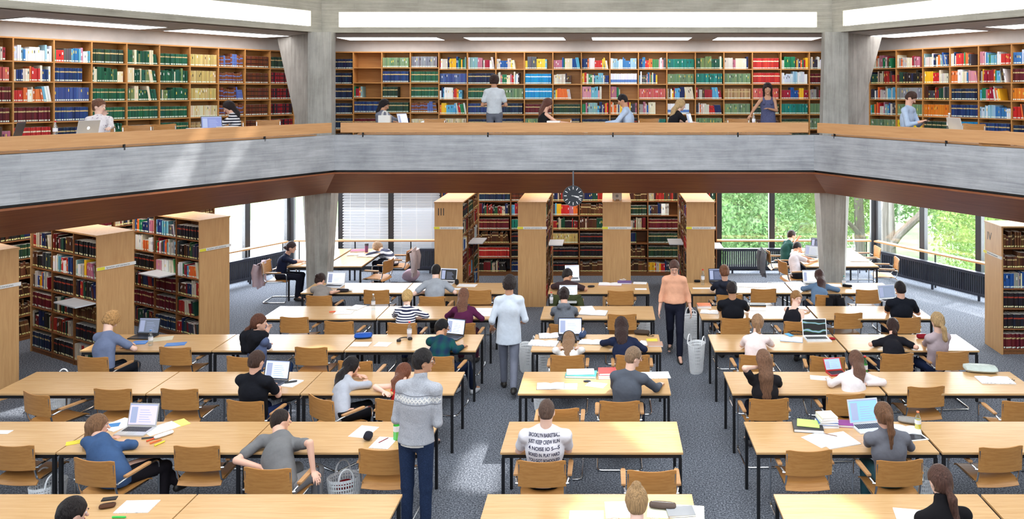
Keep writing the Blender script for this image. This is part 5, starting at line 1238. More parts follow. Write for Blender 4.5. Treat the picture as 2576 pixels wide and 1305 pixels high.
def person(label, head, foot, kind='sit', face=0, look=None, pitch=15, sex='m', skin='fair', top=None, sleeve='short', legs=(40, 44, 60), hair=(60, 40, 30), hs='short', hands=None, zf=0., scale=1., glasses=False, legmode=None, shoe=(40, 36, 34), extra=None, hipz=.545, belly=0, hood=False, lean=None, sw=1.0, collar=None, strap=False, leg_side=0, poles=None, group=None, hem=.10):
    hx, hy = foot; f = rotz(face); r = np.array([f[1], -f[0], 0.]); up = np.array([0, 0, 1.])
    lk = rotz(face if look is None else look); fem = sex == 'f'; k = .9 if fem else 1.0
    if kind == 'sit':
        P = np.array([hx, hy, zf + hipz]); best = None; Lt = .70 * scale * (.96 if fem else 1)
        for i in range(71):
            d = -.12 + i * .01; Yh = hy + d; Xh = (head[0] - CX) / FP * Yh; zz = Lt ** 2 - d * d - (Xh - hx) ** 2
            if zz < .04: continue
            z = P[2] + math.sqrt(zz); e = abs(CY + FP * (HC - z) / Yh - head[1]) + (0 if lean is None else abs(d - lean) * 200)
            if best is None or e < best[0]: best = (e, Yh, z)
        if best is None: best = (0, hy + .2, P[2] + .55); 
        Yh = best[1]; zp = HC - (head[1] - CY) * Yh / FP; z = min(max(zp, best[2] - .12), best[2] + .12)
        Hd = np.array([(head[0] - CX) / FP * Yh, Yh, z])
    else:
        Hd = np.array([(head[0] - CX) / FP * hy, hy, 0]); Hd[2] = HC - (head[1] - CY) * hy / FP
        scale = (Hd[2] - zf) / 1.625; P = np.array([hx, hy, zf + .93 * scale])
    s = scale; ps = math.radians(pitch); fh = nrm(lk * math.cos(ps) - up * math.sin(ps)); rh = np.array([lk[1], -lk[0], 0.]); uh = np.cross(rh, fh); HB = [rh, fh, uh]
    sp = Hd - P; spn = nrm(sp); Ls = np.linalg.norm(sp)
    Nk = P + spn * (Ls - .178 * s) - lk * .012 - f * .02
    u = nrm(Nk - P); Ch = P + (Nk - P) * .62 - f * (.02 + .06 * max(0, (sp @ f))); Wa = P + (Nk - P) * .25 - f * .01
    ft = nrm(f - u * (f @ u))
    SHL, SHR = (Nk - u * .058 * s - r * .160 * k * s * sw, Nk - u * .058 * s + r * .160 * k * s * sw)
    vx = .0085 if Hd[1] < 11.5 else (.010 if Hd[1] < 14.5 else .012)
    # arms
    el, wr = [], []
    for sd, sh in ((-1, SHL), (1, SHR)):
        i = 0 if sd < 0 else 1
        pole = r * sd * .62 - up * .68 - f * .4
        if poles and poles[i] is not None: pole = r * poles[i][0] * sd + f * poles[i][1] + up * poles[i][2]
        if hands and hands[i] is not None:
            h = hands[i]; tgt = np.array(h[:3]) if len(h) == 3 and not isinstance(h[0], str) else None
            if len(h) == 2: q = at(h[0], h[1], zf + TZ + .03); tgt = np.array(q)
            elif isinstance(h[0], str):       # ('b', right, fwd, up) relative to the pelvis
                tgt = P + r * h[1] + f * h[2] + up * h[3]
                if h[0] == 'h': tgt = Hd + rh * h[1] + fh * h[2] + up * h[3]
        elif kind == 'sit': tgt = P + r * sd * .13 + f * .47; tgt[2] = zf + TZ + .035
        else: tgt = sh + r * sd * .06 - up * .50 * s + f * .04
        e, w = ik(sh, tgt, .285 * k * s + .01, .25 * k * s + .01, nrm(pole))
        if kind == 'sit' and w[2] < zf + TZ + .12 and w[2] > zf + TZ and e[2] < zf + TZ + .05: e[2] = zf + TZ + .05
        el.append(e); wr.append(w)
    # legs
    hj = [P - r * .088 * k * s - up * .01, P + r * .088 * k * s - up * .01]; kn, an, to = [], [], []
    for i, sd in ((0, -1), (1, 1)):
        if kind == 'sit':
            K = hj[i] + f * .42 * s + r * sd * .03 + r * leg_side * .25; K[2] = zf + .50
            A = K + f * (-.04 if not (legmode == 'fwd') else .22) + r * sd * .01; A[2] = zf + .085
            if legmode == 'cross' and i == 0: K = hj[0] + f * .36 + r * .14; K[2] = zf + .575; A = K + f * .16 + r * .22; A[2] = zf + .30
        elif kind == 'walk': 
            st = .24 * (1 if i == 0 else -1); A = np.array([P[0], P[1], zf + .085]) + r * sd * .075 + f * st; K = (hj[i] + A) / 2 + f * (.05 if st > 0 else .08); 
            if st < 0: A[2] += .06
        else: A = np.array([P[0], P[1], zf + .085]) + r * sd * .10; K = (hj[i] + A) / 2 + f * .015
        kn.append(K); an.append(A); to.append(A + f * .15 + r * sd * .02 - up * .05)
        if kind == 'walk' and st < 0: to[-1][2] -= .03
    B = SDF(); ct = -.014
    B.cap(P + u * .02, Wa, .135 * k + ct, .118 * k + ct, f=ft, q=.7).cap(Wa, Ch, .118 * k + ct, .145 * k + ct, f=ft, q=.7).cap(Ch, Nk - u * .08, .145 * k + ct, .12 * k + ct, f=ft, q=.62)
    B.cap(SHL + r * .02, SHR - r * .02, .046, .046, k=.03).cap(Nk - u * .05, Hd - uh * .04 - fh * .02, .062 * k, .058 * k, k=.025)
    bare = sleeve == 'none'
    for i, (sh, e, w) in enumerate(((SHL, el[0], wr[0]), (SHR, el[1], wr[1]))):
        a = 0 if bare else -.005
        B.cap(sh, e, .044 * k + a, .037 * k + a, k=.02).cap(e, w, .037 * k, .024 * k, k=.012)
    for i in (0, 1): B.cap(hj[i], kn[i], .078, .050, k=.03).cap(kn[i], an[i], .047, .034, k=.02).cap(an[i], to[i], .032, .024, k=.01)
    hn = .012
    B.ell(Hd + uh * .012 - fh * .006, HB, (.077, .096, .110), hn).ell(Hd + fh * .022 - uh * .055, HB, (.052, .058, .056), .02)
    B.ell(Hd + fh * .07 - uh * .092, HB, (.022, .018, .016), .018)
    B.cap(Hd + fh * .082 + uh * .012, Hd + fh * .108 - uh * .026, .008, .0125, k=.012).ell(Hd + fh * .078 + uh * .03, HB, (.045, .014, .012), .012)
    B.ell(Hd + fh * .083 - uh * .052, HB, (.022, .010, .009), .008)
    for sd in (-1, 1):
        B.ell(Hd + rh * sd * .032 + fh * .090 + uh * .008, HB, (.015, .010, .010), .012, '-').ell(Hd + rh * sd * .076 - uh * .008 - fh * .005, HB, (.009, .019, .030), .006)
    for i, (e, w) in enumerate(((el[0], wr[0]), (el[1], wr[1]))):      # hands with five fingers
        sd = -1 if i == 0 else 1; h = nrm(w - e); 
        hu = up - h * (up @ h)
        if np.linalg.norm(hu) < .5: hu = r * sd; hu = hu - h * (hu @ h)
        hu = nrm(hu)
        if kind == 'sit' and w[2] < zf + TZ + .1: h = nrm(h - up * (h[2]) * .8); hu = nrm(up - h * (up @ h))
        l = np.cross(h, hu); th_s = -sd; q = k
        B.ell(w + h * .048 * q, [l, h, hu], (.037 * q, .048 * q, .0155 * q), .014)
        for j, (l1, l2) in enumerate(((.034, .030), (.040, .034), (.038, .033), (.030, .025))):
            o = w + h * (.083 - .004 * abs(j - 1.5)) * q + l * sd * (j - 1.5) * .0195 * q; cu = .25 + .06 * j
            d1 = nrm(h - hu * cu + l * sd * (j - 1.5) * .06); d2 = nrm(h - hu * (cu + .55)); m_ = o + d1 * l1 * q
            B.cap(o, m_, .0085, .008, k=.004).cap(m_, m_ + d2 * l2 * q, .008, .0065, k=.003)
        o = w + h * .025 * q + l * th_s * .030 * q; m_ = o + nrm(h * .7 + l * th_s * .6 - hu * .3) * .036 * q; B.cap(o, m_, .011, .0095, k=.006).cap(m_, m_ + nrm(h - hu * .3) * .028 * q, .0095, .007, k=.003)
    root = empty('person', (hx, hy, zf), 0, label=label, cat='person', group=group); O = (hx, hy, zf)
    def add(sdf, nm, mat, v=None, lab=None):
        Pm, Q = sdf.mesh(v or vx)
        o = bpy.data.objects.new(nm, npmesh(nm, Pm, Q, mat, O)); COL.objects.link(o); o.parent = root
        if lab: o['label'] = lab
        return o
    add(B, 'body', flat(SK[skin], .55, name='skin'), lab=None)
    # shirt
    T_ = SDF(); c = .010
    ww = .148 if not fem else .136
    T_.cap(P - up * .02, Wa, ww + .008 + belly, ww + belly * .9, f=ft, q=.72).cap(Wa, Ch, ww + belly * .9, .168 * (.93 if fem else 1) * sw ** .5, f=ft, q=.70).cap(Ch, Nk - u * (.13 if bare else .10), .168 * (.93 if fem else 1) * sw ** .5, (.12 if bare else .135) * k * sw, f=ft, q=.58)
    if kind == 'sit': T_.cut(P - up * .05, -up, .01)
    if bare:
        for sd in (-1, 1):
            for ff in (-.082, .088): T_.cap(Nk - u * .15 + r * sd * .08 + ft * ff, Nk - u * .02 + r * sd * .085 + ft * ff * .45, .022, .018, k=.02)
    else:
        T_.cap(SHL + r * .015, SHR - r * .015, .056 * k, .056 * k, k=.045).cap(Nk - u * .05, Nk - u * .012, .084 * k, .064 * k, k=.03).cap(Nk - u * .01, SHL, .048, .05, k=.04).cap(Nk - u * .01, SHR, .048, .05, k=.04)
        for sh, e, w in ((SHL, el[0], wr[0]), (SHR, el[1], wr[1])):
            if sleeve == 'short': T_.cap(sh, sh + (e - sh) * .66, .056 * k, .057 * k, k=.03).cut(sh + (e - sh) * .78, nrm(e - sh), .006) if False else T_.cap(sh, sh + (e - sh) * .66, .056 * k, .055 * k, k=.03)
            elif sleeve == 'elbow': T_.cap(sh, e, .055 * k, .047 * k, k=.03).cap(e, e + (w - e) * .25, .048 * k, .046 * k, k=.012)
            else:
                n_ = .92 if sleeve == 'long' else .6
                T_.cap(sh, e, .055 * k, .047 * k, k=.03).cap(e, e + (w - e) * n_, .049 * k, .036 * k, k=.015)
    if hood: T_.cap(Nk - ft * .09 - u * .01 - r * .06, Nk - ft * .09 - u * .01 + r * .06, .05, .05, k=.03).cap(Nk - ft * .10 - u * .02, Nk - ft * .115 - u * .14, .055, .03, k=.03)
    if collar: 
        T_.cap(Nk - u * .02, Nk + (Hd - Nk) * .32, .070, .066, k=.02)
    if kind != 'sit': T_.cap(P - up * (hem + .03), P + u * .05, (.186 if hem > 0 else .165) * k + belly * .5, .165 * k + belly, f=ft, q=.74).cut(P - up * hem, -up, .008)
    T_.noise(.0018, 38, hx)
    if bare: T_.cut(Nk - u * .0, u, .01)
    top_o = add(T_, 'shirt', top or fabric((120, 120, 124)))
    # trousers
    L_ = SDF(); L_.cap(P - r * .04, P + r * .04, .125 * k, .125 * k, f=ft, q=.85)
    for i in (0, 1):
        L_.cap(hj[i], kn[i], .088 * k, .064, k=.03).cap(kn[i], kn[i] + (an[i] - kn[i]) * .93, .062, .052, k=.02)
    if kind != 'sit': L_.cut(P - up * (hem - .05), up, .01)
    else: L_.cut(P + up * .055, up, .01)
    L_.noise(.0018, 34, hy); add(L_, 'trousers', fabric(legs) if not isinstance(legs, bpy.types.Material) else legs, max(vx, .011))
    for i in (0, 1):
        S_ = SDF(); fo = nrm(to[i] - an[i] + up * .0); g = nrm(np.array([fo[0], fo[1], fo[2] * .3])); bs = an[i] - up * .045
        S_.cap(bs - g * .03, bs + g * .05, .040, .042, k=.02).cap(bs + g * .05, bs + g * .14 - up * .008, .042, .034, k=.02).cap(an[i] - up * .02, an[i] + up * .015, .042, .042, k=.02); S_.cut(bs - up * .032, -up, .004)
        add(S_, 'shoe', flat(shoe, .5), .011)
    # hair
    H = SDF(); hm = hairmat(hair); hc = Hd + uh * .018 - fh * .012
    th = {'short': .0, 'crop': -.006, 'curly': .014, 'curlylong': .012}.get(hs, .004)
    if hs != 'none':
        H.ell(hc, HB, (.087 + th, .104 + th, .114 + th), .01)
        if hs in ('short', 'crop', 'curly', 'pony', 'ponylow', 'bun', 'topknot', 'lowbun'):
            H.ell(Hd - fh * .055 - uh * .03, HB, (.062 + th, .045 + th, .06), .02)
        if hs == 'bob':
            H.cap(Hd - fh * .02 + uh * .0, Hd - fh * .03 - uh * .11, .088, .088, k=.03)
        if hs in ('long', 'curlylong'):
            Ln = .34 if hs == 'long' else .24
            b0 = Hd - fh * .045 - uh * .02; b1 = Nk - ft * .085 + u * .02; b2 = b1 - u * (Ln - .12) - ft * .02 * (1 if hs == 'long' else 2); b3 = b2 - u * .1 + r * .01
            wdt = .088 if hs == 'long' else .10
            H.cap(b0, b1, wdt, wdt * .95, k=.03, f=ft, q=.62).cap(b1, b2, wdt * .95, wdt * .72, k=.03, f=ft, q=.45).cap(b2, b3, wdt * .7, .025, k=.02, f=ft, q=.45)
            for j in range(5): o_ = (j - 2) * .03; H.cap(b1 + r * o_, b3 + r * o_ * .9 - u * .03 * ((j * 7) % 3 - 1), .022, .008, k=.012)
        # uncover the face and ears
        if hs not in ('bob', 'long', 'curlylong'): H.cut(Hd - uh * (.075 if hs in ('short', 'crop') else .08), -uh, .02)
        H.ell(Hd + fh * .105 - uh * .052, HB, (.105, .088, .098), .012, '-')
        if hs in ('short', 'crop', 'pony', 'bun', 'topknot', 'lowbun', 'ponylow'):
            for sd in (-1, 1): H.ell(Hd + rh * sd * .085 - uh * .035 + fh * .018, HB, (.03, .042, .05), .01, '-')
        if hs in ('pony', 'ponylow'):
            z_ = .045 if hs == 'pony' else -.05; a_ = Hd - fh * .105 + uh * z_; b_ = a_ - fh * .045 - up * .05; c_ = b_ - up * .14 - ft * .01 + r * .015; d_ = c_ - up * (.16 if hs == 'pony' else .03)
            H.cap(Hd - fh * .07 + uh * z_ * .8, a_, .035, .022, k=.02).cap(a_, b_, .024, .034, k=.01).cap(b_, c_, .034, .034, k=.02).cap(c_, d_, .032, .012, k=.02)
        if hs in ('bun', 'topknot', 'lowbun'):
            z_ = {'bun': .06, 'topknot': .125, 'lowbun': -.03}[hs]; y_ = {'bun': -.10, 'topknot': -.035, 'lowbun': -.12}[hs]
            H.ell(Hd + fh * y_ + uh * z_, HB, (.042, .04, .038), .012)
        H.noise(.0075 if 'curly' in hs else (.003 if hs != 'crop' else .0012), 95 if 'curly' in hs else 60, hx * 3)
        add(H, 'hair', hm)
    # face details where the face can be seen
    if fh[1] < .75:
        for sd in (-1, 1):
            ec = Hd + rh * sd * .031 + fh * .0765 + uh * .008
            for nm, R, off, cc in (('eye', .0112, 0, (226, 220, 216)), ('iris', .0062, .0062, (60, 44, 34))):
                mb = MB(); vs = []; cen = Vector(ec + fh * off) - Vector(O)
                mb.lathe([(max(1e-5, R * math.sin(PI * q / 6)), -R * math.cos(PI * q / 6)) for q in range(7)], 10)
                mb.v = [tuple(Vector(v) + cen) for v in mb.v]; o = mb.build(nm, flat(cc, .2), root, smooth=True)
                if nm == 'eye': eo = o
                else: o.parent = eo
            mb = MB(); mb.tube([tuple(Vector(ec + rh * sd * a + fh * b_ + uh * c_) - Vector(O)) for a, b_, c_ in ((-.016, .016, .020), (0, .019, .025), (.018, .010, .020))], [.003, .0035, .002], 6); mb.build('eyebrow', hm, root)
        mb = MB(); mb.tube([tuple(Vector(Hd + rh * a + fh * b_ - uh * c_) - Vector(O)) for a, b_, c_ in ((-.023, .082, .050), (-.01, .0925, .0475), (0, .0935, .049), (.01, .0925, .0475), (.023, .082, .050))], [.001, .0038, .0045, .0038, .001], 6); mb.build('lips', flat((176, 92, 88), .45), root)
    if glasses:
        mb = MB()
        for sd in (-1, 1):
            c_ = Hd + rh * sd * .033 + fh * .106 + uh * .006
            mb.tube([tuple(Vector(c_ + rh * .024 * math.cos(a) + uh * .016 * math.sin(a)) - Vector(O)) for a in [2 * PI * q / 14 for q in range(14)]], .0016, 5, closed=True)
            mb.tube([tuple(Vector(q) - Vector(O)) for q in (c_ + rh * sd * .024, Hd + rh * sd * .082 + fh * .08 + uh * .01, Hd + rh * sd * .084 - fh * .01 + uh * .005)], .0016, 5)
        mb.tube([tuple(Vector(Hd + rh * a + fh * .108 + uh * .008) - Vector(O)) for a in (-.01, .01)], .0016, 5)
        mb.build('glasses', M['black'], root)
    return dict(root=root, P=P, Nk=Nk, u=u, f=f, r=r, Hd=Hd, fh=fh, rh=rh, uh=uh, top=top_o, O=O, wr=wr, el=el, Ch=Ch)
def project_back(D, me, x0, z0, name, mat, dirv=None, off=.0025):
    """lay a flat mesh (x right, y up) on the back of the shirt"""
    from mathutils.bvhtree import BVHTree
    t = D['top'].data; bv = BVHTree.FromPolygons([v.co.copy() for v in t.vertices], [tuple(p.vertices) for p in t.polygons])
    f = Vector(D['f']); r = Vector(D['r']); c = Vector(D['Ch']) - Vector(D['O'])
    for v in me.vertices:
        o = c + r * (x0 + v.co.x) + Vector((0, 0, z0 + v.co.y)) - f * .6
        h = bv.ray_cast(o, f); v.co = (h[0] - f * off) if h[0] else o + f * .45
    me.materials.clear(); me.materials.append(mat)
    ob = bpy.data.objects.new(name, me); COL.objects.link(ob); ob.parent = D['root']; return ob
def seat(pl, pr, ty, back=.0, dx=0):            # hip position from the chair back seen in the photograph
    Y = (HC - .838) * FP / (ty - CY); X = ((pl + pr) / 2 - CX) / FP * Y; return (X + dx, Y + .27 + back)
FB = fabric
# ---- left block
person('man with curly blond hair in blue-grey T-shirt bent over his table', (280, 806), seat(187, 272, 897), face=-14, look=-20, pitch=40, skin='pale', top=FB((112, 124, 154)), sleeve='short', hair=(196, 150, 96), hs='curly', legs=(34, 38, 48), hands=(None, (318, 872)), poles=(None, (1, -.1, -.3)))
D = person('woman with reddish brown hair in black scarf and dusty blue top', (652, 812), seat(565, 650, 897, 0, .12), face=-25, look=-75, pitch=5, sex='f', top=FB((84, 96, 130)), sleeve='long', hair=(96, 56, 40), hs='ponylow', legs=(44, 66, 110), hands=(('h', .02, .10, -.14), (680, 868)))
sc = SDF(); 
for q in range(12):
    a0, a1 = 2 * PI * q / 12, 2 * PI * (q + 1) / 12; g = lambda a: D['Nk'] + D['r'] * .095 * math.cos(a) + D['f'] * .085 * math.sin(a) + D['u'] * (.02 - .02 * math.sin(a))
    sc.cap(g(a0), g(a1), .055, .055, k=.03)
sc.cap(D['Nk'] - D['f'] * .08 - D['r'] * .12, D['Nk'] - D['f'] * .10 - D['u'] * .16 - D['r'] * .1, .09, .07, k=.05).cap(D['Nk'] - D['f'] * .08 + D['r'] * .06, D['Nk'] - D['f'] * .10 - D['u'] * .14, .09, .07, k=.05); sc.noise(.006, 40)
Pm, Q = sc.mesh(.011); o = bpy.data.objects.new('scarf', npmesh('scarf', Pm, Q, FB((18, 20, 28)), D['O'])); COL.objects.link(o); o.parent = D['root']
person('man with black hair and glasses in dark green plaid shirt', (1112, 824), seat(1060, 1138, 895), face=-12, look=-62, pitch=12, skin='tan', top=FB((18, 78, 74), 'plaid', (24, 34, 74)), sleeve='long', hair=(20, 18, 22), hs='short', legs=(24, 34, 60), hands=((1140, 868), (1163, 872)), glasses=True, shoe=(214, 216, 222), legmode='fwd', leg_side=.4)
person('stocky man with brown hair in black polo shirt', (646, 908), seat(565, 662, 1008), face=-10, look=-22, pitch=14, skin='fair', top=FB((22, 24, 32)), hair=(72, 50, 42), hs='short', legs=(34, 50, 92), hands=((675, 968), (700, 978)), sw=1.12, belly=.02, collar=True)
person('woman with black shoulder hair in light grey top, chin in hand', (884, 922), seat(790, 836, 1004, .05, .10), face=-38, look=-52, pitch=8, sex='f', top=FB((176, 180, 192)), sleeve='elbow', hair=(26, 22, 26), hs='long', legs=(20, 20, 26), hands=(('h', .0, .09, -.12), (922, 960)), leg_side=.2)
person('woman with long auburn hair in red top, mostly behind the standing man', (1016, 938), seat(947, 1030, 1004, 0, .08), face=-18, look=-40, pitch=14, sex='f', skin='pale', top=FB((190, 40, 40)), sleeve='none', hair=(122, 72, 52), hs='long', legs=(30, 34, 50), hands=((965, 985), (1020, 975)))
D7 = person('tall man in grey patterned jumper and jeans standing at the table end', (1065, 908), (-1.90, 7.86), kind='stand', face=-12, look=-72, pitch=4, skin='tan', top=FB((158, 162, 172), 'heather', (186, 188, 196)), sleeve='long', hair=(34, 30, 32), hs='short', legs=FB((30, 42, 68), 'heather', (44, 60, 92)), hands=(('b', -.12, .24, .12), ('b', .12, .24, .12)), glasses=True, collar=True, shoe=(60, 70, 60), poles=((.35, -.7, -.8), (.35, -.7, -.8)), belly=.012, sw=1.05, hem=.02)
D8 = person('woman with highlighted brown bob in blue cardigan', (246, 1072), seat(172, 291, 1157, 0, .05), face=-22, look=-62, pitch=4, sex='f', skin='fair', top=FB((62, 88, 128)), sleeve='long', hair=(142, 104, 74), hs='bob', legs=(30, 26, 32), hands=(('h', -.02, .10, -.15), (318, 1112)), legmode='cross', belly=.06, sw=1.25, leg_side=.35, hood=True)
person('broad man with short dark hair in grey T-shirt, hands on the chair arms', (706, 1058), seat(609, 731, 1178, .0, .04), face=-12, look=-52, pitch=8, skin='fair', top=FB((116, 116, 118)), hair=(48, 38, 36), hs='crop', legs=(150, 148, 150), hands=(('b', -.27, .06, .12), ('b', .28, .10, .12)), sw=1.22, poles=((1, -.6, .1), (1, -.6, .1)), scale=1.03, belly=.02)
person('man with dark hair, only his head visible at the bottom left edge', (182, 1292), (-4.15, 5.95), face=-8, look=-40, pitch=12, skin='fair', top=FB((50, 54, 60)), hair=(34, 26, 26), hs='short')
person('woman with dark bun in taupe T-shirt at the far left table', (806, 704), seat(770, 832, 743), face=-8, look=-25, pitch=20, sex='f', top=FB((150, 144, 140)), hair=(52, 34, 32), hs='bun', hands=((828, 733), (848, 733)), legs=(40, 40, 50))
person('man with short black hair in pale grey T-shirt at the far left table', (1097, 682), seat(1054, 1118, 745), face=0, look=0, pitch=20, skin='pale', top=FB((158, 164, 174)), hair=(26, 22, 24), hs='short', hands=((1065, 734), (1140, 730)), sw=1.1, legs=(40, 40, 46))
person('blonde woman with low knot in navy and white striped top', (1025, 748), seat(975, 1046, 812), face=0, look=2, pitch=18, sex='f', skin='pale', top=FB((232, 232, 236), 'stripe', (40, 44, 74), 88), sleeve='elbow', hair=(216, 178, 116), hs='lowbun', hands=(None, (1050, 800)), legs=(40, 50, 80))
person('woman with long brown hair in plum jumper', (1166, 744), seat(1130, 1190, 812), face=0, look=4, pitch=20, sex='f', skin='pale', top=FB((84, 30, 66)), sleeve='long', hair=(124, 84, 66), hs='long', hands=((1150, 790), (1205, 795)), legs=(70, 30, 50))
person('woman in navy jumper with hair tied back, in profile at the left window', (733, 622), (-7.0, 16.97), face=-84, look=-88, pitch=14, sex='f', skin='fair', top=FB((30, 38, 66)), sleeve='elbow', hair=(66, 48, 54), hs='lowbun', legs=(26, 28, 44), hands=((755, 655), (762, 658)))
person('fair-haired reader in grey and white striped jumper, head bowed on hand', (950, 622), (-4.93, 18.25), face=72, look=80, pitch=45, sex='f', skin='fair', top=FB((224, 226, 234), 'stripe', (72, 76, 98), 34), sleeve='long', hair=(176, 146, 116), hs='curly', legs=(24, 26, 38), hands=((905, 645), ('h', .0, .07, -.08)))
# ---- aisles
person('man with dark hair in white shirt and grey trousers walking away in the left aisle', (1282, 714), (-1.47, 11.75), kind='walk', face=6, look=-6, pitch=10, skin='tan', top=FB((206, 216, 230)), sleeve='elbow', hair=(44, 34, 34), hs='curly', legs=(118, 122, 138), hands=(('b', -.25, .12, .02), ('b', .22, .18, .08)), poles=((.3, -1, -.4), (.3, -1, -.4)), belly=.01, hem=.18)
person('man in peach shirt and dark trousers walking forward in the right aisle', (1696, 672), (1.12, 13.35), kind='walk', face=176, look=178, pitch=28, skin='fair', top=FB((226, 168, 138)), sleeve='long', hair=(92, 62, 54), hs='short', legs=(26, 28, 44), hands=(('b', -.26, .02, -.06), ('b', .26, .04, -.08)), poles=((.25, -1, -.2), (.25, -1, -.2)), belly=.015, hem=-.05)
# ---- middle block
D11 = person('man with cropped hair in white T-shirt printed with rows of words', (1375, 1036), seat(1306, 1419, 1160), face=0, look=0, pitch=24, skin='pale', top=FB((226, 224, 232)), hair=(98, 76, 66), hs='crop', hands=((1340, 1112), (1398, 1112)), sw=1.3, belly=.02, legs=(30, 32, 40))
D12 = person('blonde with messy topknot in white top, bottom centre', (1601, 1262), (.22, 6.0), face=0, look=4, pitch=14, sex='f', skin='pale', top=FB((228, 222, 218)), sleeve='long', hair=(186, 148, 104), hs='topknot', hands=((1540, 1290), (1650, 1300)))
person('blond man with glasses in slate grey jumper looking right', (1594, 898), seat(1512, 1606, 1009, .04, .05), face=-14, look=-70, pitch=14, skin='pale', top=FB((84, 90, 102)), sleeve='long', hair=(150, 124, 100), hs='short', glasses=True, hands=((1570, 960), (1660, 968)), sw=1.1, collar=False)
D14 = person('girl with long light brown hair and black headphones in white blouse', (1431, 856), seat(1387, 1467, 893), face=0, look=0, pitch=16, sex='f', skin='pale', top=FB((232, 230, 228)), sleeve='elbow', hair=(158, 122, 92), hs='long', hands=((1408, 876), (1456, 876)), poles=((.25, -.7, -.8), (.25, -.7, -.8)))
person('woman with dark curly hair in navy cardigan', (1563, 820), seat(1551, 1632, 893, 0, -.08), face=-4, look=6, pitch=20, sex='f', top=FB((28, 36, 62)), sleeve='long', hair=(58, 38, 36), hs='curlylong', hands=((1540, 858), (1610, 870)), sw=1.1)
person('reader with dark knot of hair in charcoal hooded top', (1419, 742), seat(1383, 1455, 815), face=0, look=0, pitch=22, sex='f', top=FB((92, 98, 108), 'heather', (116, 120, 130)), sleeve='long', hair=(46, 32, 32), hs='bun', hands=((1395, 785), (1445, 785)), hood=True, sw=1.1)
D17 = person('bearded dark-haired man in brown T-shirt with striped print', (1428, 692), seat(1395, 1455, 741, .04, 0), face=-6, look=-60, pitch=12, skin='tan', top=FB((62, 46, 48)), hair=(40, 32, 32), hs='short', hands=((1410, 722), (1455, 725)), sw=1.1)
# ---- right block
person('reader with auburn topknot in dark hooded jacket', (1822, 684), seat(1805, 1867, 741, 0, -.06), face=4, look=8, pitch=20, sex='f', skin='fair', top=FB((34, 38, 52)), sleeve='long', hair=(124, 80, 56), hs='bun', hood=True, sw=1.1)
person('dark-haired man in black T-shirt nearest the right aisle', (1841, 728), seat(1814, 1887, 800), face=0, look=0, pitch=20, skin='tan', top=FB((20, 22, 30)), hair=(40, 30, 32), hs='short', hands=((1815, 780), (1880, 780)), sw=1.15)
person('woman with long dark brown hair in denim shirt', (2061, 694), seat(2055, 2115, 741, 0, -.12), face=0, look=10, pitch=18, sex='f', top=FB((100, 126, 156)), sleeve='long', hair=(70, 42, 40), hs='long', hands=((2035, 725), (2090, 725)))
person('smiling girl with curly blonde ponytail in black tank top looking back', (2004, 750), seat(1975, 2045, 808, 0, -.05), face=-42, look=-166, pitch=2, sex='f', skin='pale', top=FB((22, 22, 30)), sleeve='none', hair=(166, 122, 76), hs='pony', hands=((2020, 780), ('b', .26, .28, .18)))
person('man with black hair in black T-shirt at a laptop near the windows', (2264, 726), seat(2246, 2318, 798), face=0, look=8, pitch=12, skin='fair', top=FB((20, 24, 34)), hair=(28, 22, 26), hs='short', hands=((2235, 780), (2295, 782)), sw=1.15)
person('girl with light brown ponytail in pale pink T-shirt', (1906, 812), seat(1863, 1943, 892), face=2, look=-14, pitch=14, sex='f', skin='pale', top=FB((234, 216, 214)), hair=(170, 132, 98), hs='pony', hands=((1880, 862), (1925, 860)), poles=((.5, -.5, -.8), (.4, -.6, -.8)), legs=(90, 120, 160))
person('woman tossing dark hair in black T-shirt', (2246, 822), seat(2217, 2300, 889), face=6, look=-10, pitch=24, sex='f', top=FB((24, 24, 32)), hair=(56, 36, 34), hs='ponylow', hands=((2205, 862), (2285, 866)), sw=1.08)
person('woman with blonde low ponytail in greyish pink jumper', (2358, 808), seat(2357, 2440, 884, 0, -.14), face=14, look=10, pitch=14, sex='f', skin='pale', top=FB((176, 160, 166)), sleeve='elbow', hair=(190, 158, 114), hs='ponylow', hands=((2325, 862), (2345, 862)), legs=(30, 40, 70))
person('woman with very long light brown hair in black T-shirt, head on hand', (1921, 906), seat(1886, 1985, 1003), face=0, look=12, pitch=16, sex='f', skin='pale', top=FB((36, 34, 38)), hair=(134, 98, 76), hs='long', hands=(('h', -.08, .02, -.08), (1955, 965)), shoe=(60, 60, 66))
person('woman with very long brown hair in white knitted top', (2153, 906), seat(2080, 2178, 991, .04, .12), face=6, look=8, pitch=12, sex='f', skin='pale', top=FB((228, 220, 222)), sleeve='long', hair=(116, 82, 66), hs='long', hands=((2085, 955), (2180, 965)), sw=1.08)
person('woman with long brown ponytail in grey high-necked hoodie', (2222, 1044), seat(2207, 2325, 1158, 0, .0), face=2, look=6, pitch=14, sex='f', skin='fair', top=FB((112, 114, 124)), sleeve='long', hair=(124, 88, 64), hs='pony', hands=((2190, 1105), (2270, 1108)), collar=True, sw=1.25, belly=.015, legs=(60, 100, 110))
person('woman with brown low ponytail in black jumper, bottom right', (2364, 1195), (2.60, 6.15), face=10, look=14, pitch=10, sex='f', skin='pale', top=FB((20, 18, 22)), sleeve='long', hair=(92, 62, 52), hs='ponylow', hands=((2330, 1290), None), sw=1.25, collar=True, scale=1.04)
person('man with cropped dark hair in white T-shirt, in profile at the right window', (2006, 622), (4.02, 17.05), face=-82, look=-84, pitch=22, skin='tan', top=FB((214, 208, 216)), hair=(38, 32, 34), hs='crop', hands=((2040, 650), (2048, 655)), legs=(34, 34, 42))
